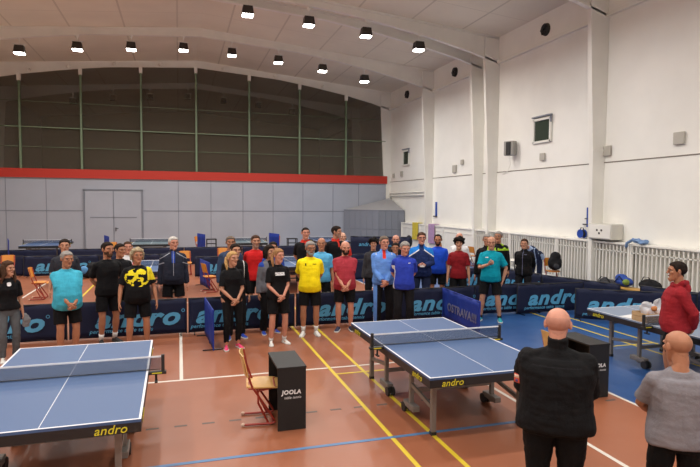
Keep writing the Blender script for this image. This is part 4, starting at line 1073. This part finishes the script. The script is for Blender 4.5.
P_('dark-haired man in charcoal T-shirt standing right behind the man in turquoise', 64.5, 240, 11.9, 5, cloth('charcoal', (44, 46, 54)), hair=('short', 'dark'), pose='sides', shoes=BS, w=1.08)
P_('short-haired man all in black with hands behind his back and white socks', 107, 243, 10.72, 22, blk, hair=('short', 'dark'), pose='claspback', w=1.06, shoes=BS, socks=WSK, beard=('stubble', 'brown'), skin='tan', head=(15, 0))
P_('dark-haired man whose face shows behind the shoulder of the man all in black', 119.5, 244.5, 11.5, 20, blk2, hair=('short', 'dark'), pose='sides', shoes=BS, skin='tan', head=(20, 0))
P_('man in a white and red top half hidden behind the yellow animal print', 127.5, 242, 12.3, 10, white_c, hair=('buzz', 'brown'), pose='sides', shoes=WS, skin='pink',
   prints=(lambda c, n: 1 if c.x > .08 else 0, [cloth('red_trim', (190, 40, 40))]))
yel = cloth('yellow_print', (222, 205, 40))
def dragon(c, n):
    if c.x > .15 and c.z > 1.2: return 1
    if c.y > .02: return 0
    d = ((c.x+.01)/.2)**2+((c.z-1.26)/.15)**2
    if d > 1: return 0
    q = mnoise.noise(V((c.x*11+3, 0, c.z*16)))+.5*mnoise.noise(V((c.x*25+9, 0, c.z*30)))+(.25 if c.x < 0 and c.z > 1.25 else 0)-.03
    return 1 if q > 0 else 0
P_('man with wavy hair in a black T-shirt with yellow animal print', 137, 249, 10.15, 10, blk, hair=('wavy', 'greyblonde'), pose='loose', w=1.12, belly=.045, prints=(dragon, [yel]), shoes=('grey', (70, 72, 76)), socks=('grey', (60, 60, 64), .12), head=(10, 0), skin='tan', stance=.15)
def tracksuit(c, n):
    if c.y < 0 and abs(c.x) < .005 and c.z > 1.0: return 1
    for s in (-1, 1):
        u = s*c.x
        if u > .06 and c.z > 1.3 and abs((c.z-1.44)+(u-.06)*.62) < .007 and c.y < .02: return 1
        if u > .17 and abs(c.z-1.24+(u-.2)*.4) < .008: return 1
    if abs(c.x) < .03 and c.y < -.05 and c.z > 1.25: return 3
    return 0
P_('white-haired old man in a dark navy tracksuit jacket with white stripes behind the barrier', 173, 237.5, 12.0, 5, cloth('track_navy', (34, 38, 52)), ('shorts', shortsb), hair=('short', 'white'), pose='sides', sleeve='long', collar='stand', w=1.12, belly=.04, skin='pink',
   prints=(tracksuit, [cloth('stripe_white', (150, 154, 166)), m_wht, cloth('royal', (38, 66, 150))]), shoes=BS, head=(20, 0))
P_('blonde woman in a black T-shirt and black leggings with bright pink trainers', 232, 252, 9.75, 18, blk, ('leggings', blk), fem=True, hair=('pony', 'blonde'), pose='clasp', shoes=('pink', (220, 60, 110)), head=(22, 0), stance=.11, top_low=.93, skin='light')
pipe = (lambda c, n: 1 if (abs(abs(c.x)-.15-.0) < .007 and c.y < .06 and c.z > 1.0) else 0, [m_wht])
P_('smiling dark-haired man in a black tracksuit jacket with white piping behind the blonde woman', 235, 244.5, 10.5, 15, blk, ('trousers', blk2), hair=('short', 'dark'), pose='sides', sleeve='long', collar='stand', prints=pipe, shoes=('blue', (40, 70, 170)), head=(12, 0))
P_('grey-haired man in a slate blue sweatshirt, furthest back behind the blonde woman', 230.5, 237, 11.9, 10, cloth('slate', (52, 66, 92)), hair=('short', 'greybrown'), pose='sides', sleeve='long', shoes=BS, skin='tan')
P_('tall brown-haired man in a plain bright red T-shirt and black shorts', 255.5, 236, 12.0, 5, cloth('red', (196, 32, 34)), hair=('short', 'brown'), pose='claspback', w=1.04, shoes=WS, socks=WSK, head=(10, 0), beard=('stubble', 'stubble'))
P_('man whose hair just shows behind the dark bobbed woman, wearing royal blue', 273, 242.5, 11.7, 5, cloth('royal', (38, 66, 150)), hair=('short', 'dark'), pose='sides', shoes=BS)
def cardi(c, n):
    if abs(c.x) < .05 and c.y < 0: return 1
    if c.x < -.13 and c.z > 1.34: return 2
    return 0
P_('woman with dark bobbed hair in a grey cardigan over black', 269, 246, 10.72, 25, cloth('cardigan_grey', (104, 106, 114)), ('trousers', blk), fem=True, hair=('bob', 'dark'), pose='sides', sleeve='long', prints=(cardi, [blk, cloth('royal', (38, 66, 150))]), shoes=('blue', (40, 70, 170)), head=(20, 0))
P_('fair-haired woman in black T-shirt with a white text box, black shorts and white trainers', 278, 249, 9.85, 20, blk, fem=True, w=1.06, hair=('pony', 'sandy'), pose='clasp', shoes=WS, socks=('whitelow', (215, 215, 212), .08), head=(20, 4),
   prints=(lambda c, n: (1 if (abs(c.x+.005) < .085 and abs(c.z-1.3) < .026 and c.y < 0) and not (abs(c.z-1.3) < .004) else 0), [white_c]), skin='pink', stance=.13)
redc = cloth('collar_red', (200, 52, 40))
P_('very tall short-haired man in a black polo with red collar standing behind the yellow T-shirt', 305.5, 228, 13.2, 8, blk2, hair=('buzz', 'dark'), pose='claspback', collar='polohigh', trim=redc, w=1.1, shoes=BS, skin='pink', head=(6, 0),
   prints=(lambda c, n: 1 if (c.z > 1.425 and c.z < 1.48 and abs(c.x) < .11) or (abs(c.x) < .02 and c.z > 1.36 and c.y < 0) else 0, [redc]))
P_('grey-bearded man with glasses in a bright yellow T-shirt and knee support', 310, 242, 10.35, 5, cloth('yellow', (238, 216, 20)), hair=('short', 'grey'), pose='claspback', w=1.1, belly=.03, beard=('beard', 'grey'), glasses=True, shoes=WS, socks=WSK, head=(15, 4), skin='tan',
   prints=(lambda c, n: 1 if (abs(c.x-.08) < .03 and abs(c.z-1.34) < .008 and c.y < 0) or (abs(c.x+.08) < .01 and abs(c.z-1.33) < .02 and c.y < 0) else 0, [blk]))
P_('balding man in a sky blue T-shirt behind the man in yellow', 321.5, 238.5, 11.55, 0, cloth('sky', (88, 168, 212)), hair=('bald', 'greybrown'), pose='sides', w=1.05, shoes=BS, skin='tan', head=(5, 0))
P_('very tall dark-haired man with black and red polo, looking sideways above the maroon shirt', 336, 227, 13.3, 35, blk2, hair=('side', 'dark'), pose='claspback', collar='polohigh', trim=redc, w=1.1, shoes=BS, skin='light', head=(35, 0), beard=('stubble', 'stubble'),
   prints=(lambda c, n: 1 if (c.z > 1.425 and c.z < 1.48 and abs(c.x) < .11) or (abs(c.x) < .02 and c.z > 1.3 and c.y < 0) else 0, [redc]))
P_('pale bald person mostly hidden behind the very tall man looking sideways', 342.5, 233, 14.2, 20, redc, hair=('shaved', 'stubble'), pose='sides', shoes=BS, skin='pale')
P_('bald man with dark full beard in a maroon T-shirt, hands clasped high', 345, 241.7, 10.55, 5, cloth('maroon', (156, 50, 62)), hair=None, beard=('beard', 'dark'), pose='clasp', w=1.14, belly=.05, shoes=('navy', (34, 42, 70)), head=(12, 8), skin='pink')
P_('woman with black curly hair and dark grey cardigan behind the maroon shirt', 373.5, 239, 12.1, 8, cloth('darkgrey', (50, 50, 54)), ('trousers', blk), fem=True, hair=('curly', 'black'), pose='sides', sleeve='long', shoes=BS)
def ltjack(c, n):
    if abs(c.x) < .03 and c.z > 1.33 and c.y < 0: return 2
    if abs(abs(c.x)-.155) < .006 and c.z > 1.05 and abs(c.y) < .06: return 1
    return 0
lb = cloth('light_blue_jacket', (96, 142, 214))
P_('grey-haired man in a light blue tracksuit jacket with red at the neck, hands clasped', 384, 237, 10.75, 10, lb, ('trousers', blk2), hair=('short', 'greybrown'), pose='clasp', sleeve='long', collar='stand', w=1.1, belly=.03, skin='pink', shoes=BS, head=(15, 0),
   prints=(ltjack, [white_c, redc]), legc=(lambda c: 1 if c.x < -.15 and abs(c.y) < .03 else (2 if c.x < -.13 else 0), [white_c, lb]))
P_('bald man whose head shows behind the light blue jacket and the polo man', 396, 235.5, 12.8, 5, blk2, hair=('bald', 'greybrown'), pose='sides', shoes=BS, skin='pink')
P_('short-haired man peeping out between the light blue jacket and the polo shirt', 395.5, 243.5, 11.7, 5, cloth('royal2', (44, 70, 150)), hair=('short', 'dark'), pose='sides', shoes=BS, skin='tan')
polo = cloth('polo_royal', (42, 62, 168))
P_('grey-haired man in a royal blue polo shirt with white side panels and black trousers', 404.5, 242, 10.2, 12, polo, ('trousers', blk2), hair=('short', 'grey'), pose='claspback', collar='polo', w=1.08, belly=.025, shoes=BS, head=(10, 12), skin='pink', socks=None,
   prints=(lambda c, n: 1 if (c.x < -.135 and c.z < 1.28 and abs(c.y+.02) < .05) or (abs(c.x-.09) < .022 and abs(c.z-1.34) < .007 and c.y < 0) else 0, [white_c]))
def navj(c, n):
    for s in (-1, 1):
        u = s*c.x; d = (c.z-1.33)+(u-.12)*.7
        if u > .05 and 0 < d < .024 and c.z < 1.42: return 1
        if u > .05 and d >= .024: return 2
    return 0
def paper(i):
    w_ = (i['wri'][-1]+i['wri'][1])/2+V((0, -.09, 0)); mb = MB(); mb.box(w_, (.1, .012, .06), bev=.003)
    Rz = Matrix.Rotation(i['t'].rotation_euler.z, 3, 'Z'); o = MB(); o.v = [tuple(Rz@(V(v)*i['k'])) for v in mb.v]; o.f = mb.f; o.mi = mb.mi
    tag(o.build('paper_note', m_wht, loc=i['t'].location), 'small white note held by the man in the blue and navy track jacket', 'paper')
P_('tall man with glasses in a navy track jacket with bright blue shoulders and white stripes', 421.5, 233, 11.7, 12, cloth('jacket_navy', (28, 44, 88)), ('trousers', navy), hair=('short', 'brown'), pose='front', sleeve='long', collar='stand', w=1.15, belly=.04, shoes=BS, glasses=True, skin='pink', head=(5, 0),
   prints=(navj, [white_c, cloth('bright_blue', (28, 116, 200))]), extra=paper)
P_('dark-haired man in a bright blue V-neck T-shirt and black shorts', 438, 235, 12.3, 5, cloth('bright_royal', (28, 74, 196)), hair=('recede', 'dark'), pose='sides', w=1.12, belly=.025, shoes=BS, beard=('stubble', 'dark'), skin='tan', head=(3, 8))
P_('bald man in a white T-shirt behind the dark-haired boy', 459.5, 233.5, 12.9, 0, white_c, hair=('shaved', 'greybrown'), pose='sides', w=1.1, shoes=WS, skin='pink')
P_('young man with thick dark curly hair in a dark red T-shirt, arms at his sides', 459, 238.5, 11.4, 8, cloth('dark_red', (124, 22, 30)), hair=('curly', 'black'), pose='sides', w=.98, shoes=BS, skin='light', head=(5, 0))
lime = cloth('lime', (150, 190, 50))
P_('grey-haired man in a black jacket with lime collar just behind the man in teal', 487, 235, 11.7, 0, blk, ('trousers', blk2), hair=('short', 'grey'), pose='sides', sleeve='long', collar='stand', shoes=BS, skin='tan', head=(10, 0), prints=(lambda c, n: 1 if (c.x > .03 and c.z > 1.38) else 0, [lime]))
P_('balding man in a teal T-shirt and black shorts, one fist held at his chest', 491.5, 237, 10.55, 8, cloth('teal', (0, 138, 158)), hair=('bald', 'brown'), pose='chest', w=1.08, belly=.02, shoes=('teal', (20, 150, 165)), socks=('blacklow', (30, 30, 32), .06), skin='light', head=(5, 6), stance=.19,
   prints=(lambda c, n: 1 if abs(c.x+.07) < .03 and abs(c.z-1.33) < .008 and c.y < 0 else 0, [white_c]))
P_('taller grey-haired man in a black and lime green jacket behind the man in teal', 498.5, 232, 12.4, 0, blk, ('trousers', blk2), hair=('short', 'grey'), pose='sides', sleeve='long', shoes=BS, skin='tan', w=1.1, prints=(lambda c, n: 1 if c.z > 1.3 and abs(c.x) > .02 and mnoise.noise(c*9) > -.1 else 0, [lime]))
P_('man in a black zip jacket with hands behind his back by the last front barrier', 524.4, 242, 11.8, 3, blk, ('trousers', blk2), hair=('short', 'brown'), pose='claspback', sleeve='long', collar='stand', w=1.12, shoes=BS, skin='light', head=(5, 0),
   prints=(lambda c, n: 1 if (abs(c.x) < .005 and c.y < 0) or (abs(c.x-.07) < .025 and abs(c.z-1.36) < .006 and c.y < 0) else 0, [m_greyt]), H=1.68)
loc = at(537, 262, 1, 14.6)
person('man in navy tracksuit bending forward behind the man with the black zip jacket', (loc.x, 14.6), -70, 1.8, navy, ('trousers', navy), hair=('short', 'brown'), pose='reach', sleeve='long', bend=1.05, w=1.05, shoes=BS,
       prints=(lambda c, n: 1 if abs(c.x-.2) < .012 or (c.z > 1.42 and c.x > 0) else 0, [cloth('light_trim', (150, 170, 200))]), legc=(lambda c: 1 if c.x > .155 and abs(c.y) < .02 else 0, [white_c]), group='people lined up for the ceremony')
# -- the three near the camera
def badge(i):
    Rr = i['add']; e = i['sho'][1].lerp(i['elb'][1], .55); d = (i['elb'][1]-i['sho'][1]).normalized(); mb = MB()
    c = e+V((.052, .062, -.03)); q = Matrix.Rotation(.85, 3, 'Z').to_quaternion(); n_ = V((.66, .75, 0))
    mb.box(c, (.008, .055, .07), bev=.002, rot=q); mb.box(c+n_*.003+V((0, 0, .015)), (.006, .045, .025), mi=1, rot=q); mb.box(c+n_*.003+V((0, 0, -.018)), (.006, .022, .02), mi=2, rot=q)
    Rr('sleeve_badge', [V(v) for v in mb.v], mb.f, [mat('badge_red', S(196, 80, 60), .6), mat('badge_cream', S(220, 190, 170), .6), mat('badge_blue', S(60, 60, 120), .6)], list(mb.mi), i['shirt'])
person('bald man seen from behind in a black fleece jacket with turned-up collar', (2.73, 3.50), 143, 1.76, cloth('black_fleece', (13, 13, 15)), ('trousers', cloth('trousers_black', (10, 10, 12))), hair=('shaved', 'scalp'), pose='holdlow', sleeve='long', collar='high', w=1.5, belly=.05, skin='pink', head=(-2, 6), stance=.1,
       shoes=BS, vox=.008, group='people near the tables', extra=badge, top_low=.84, prints=(lambda c, n: 1 if c.y > .03 and abs(c.z-1.345) < .004 and abs(c.x) < .17 else 0, [cloth('seam_grey', (30, 30, 33))]), seed=5)
person('bald man seen from behind in a light grey T-shirt, head turned towards the tables', spot(681, 333, 3.12)[0], 146, spot(681, 333, 3.12)[1], cloth('grey_shirt', (124, 121, 126)), ('trousers', cloth('trousers_black', (10, 10, 12))), hair=('shaved', 'scalptan'), pose='holdlow', w=1.14, belly=.05, skin='tan', head=(24, 6), shoes=BS, vox=.008, group='people near the tables', seed=9)
person('dark-haired man in a red hoodie and black shorts in profile, hands behind his back', (6.42, 5.8), -128, 1.78, cloth('hoodie_red', (140, 32, 40)), ('shorts', shortsb), hair=('short', 'dark'), pose='claspback', sleeve='long', collar='hood', w=1.12, belly=.02, skin='tan', head=(4, 0), shoes=BS, socks=('blacklow', (30, 30, 32), .06), vox=.008, group='people near the tables', seed=3, stance=.1)
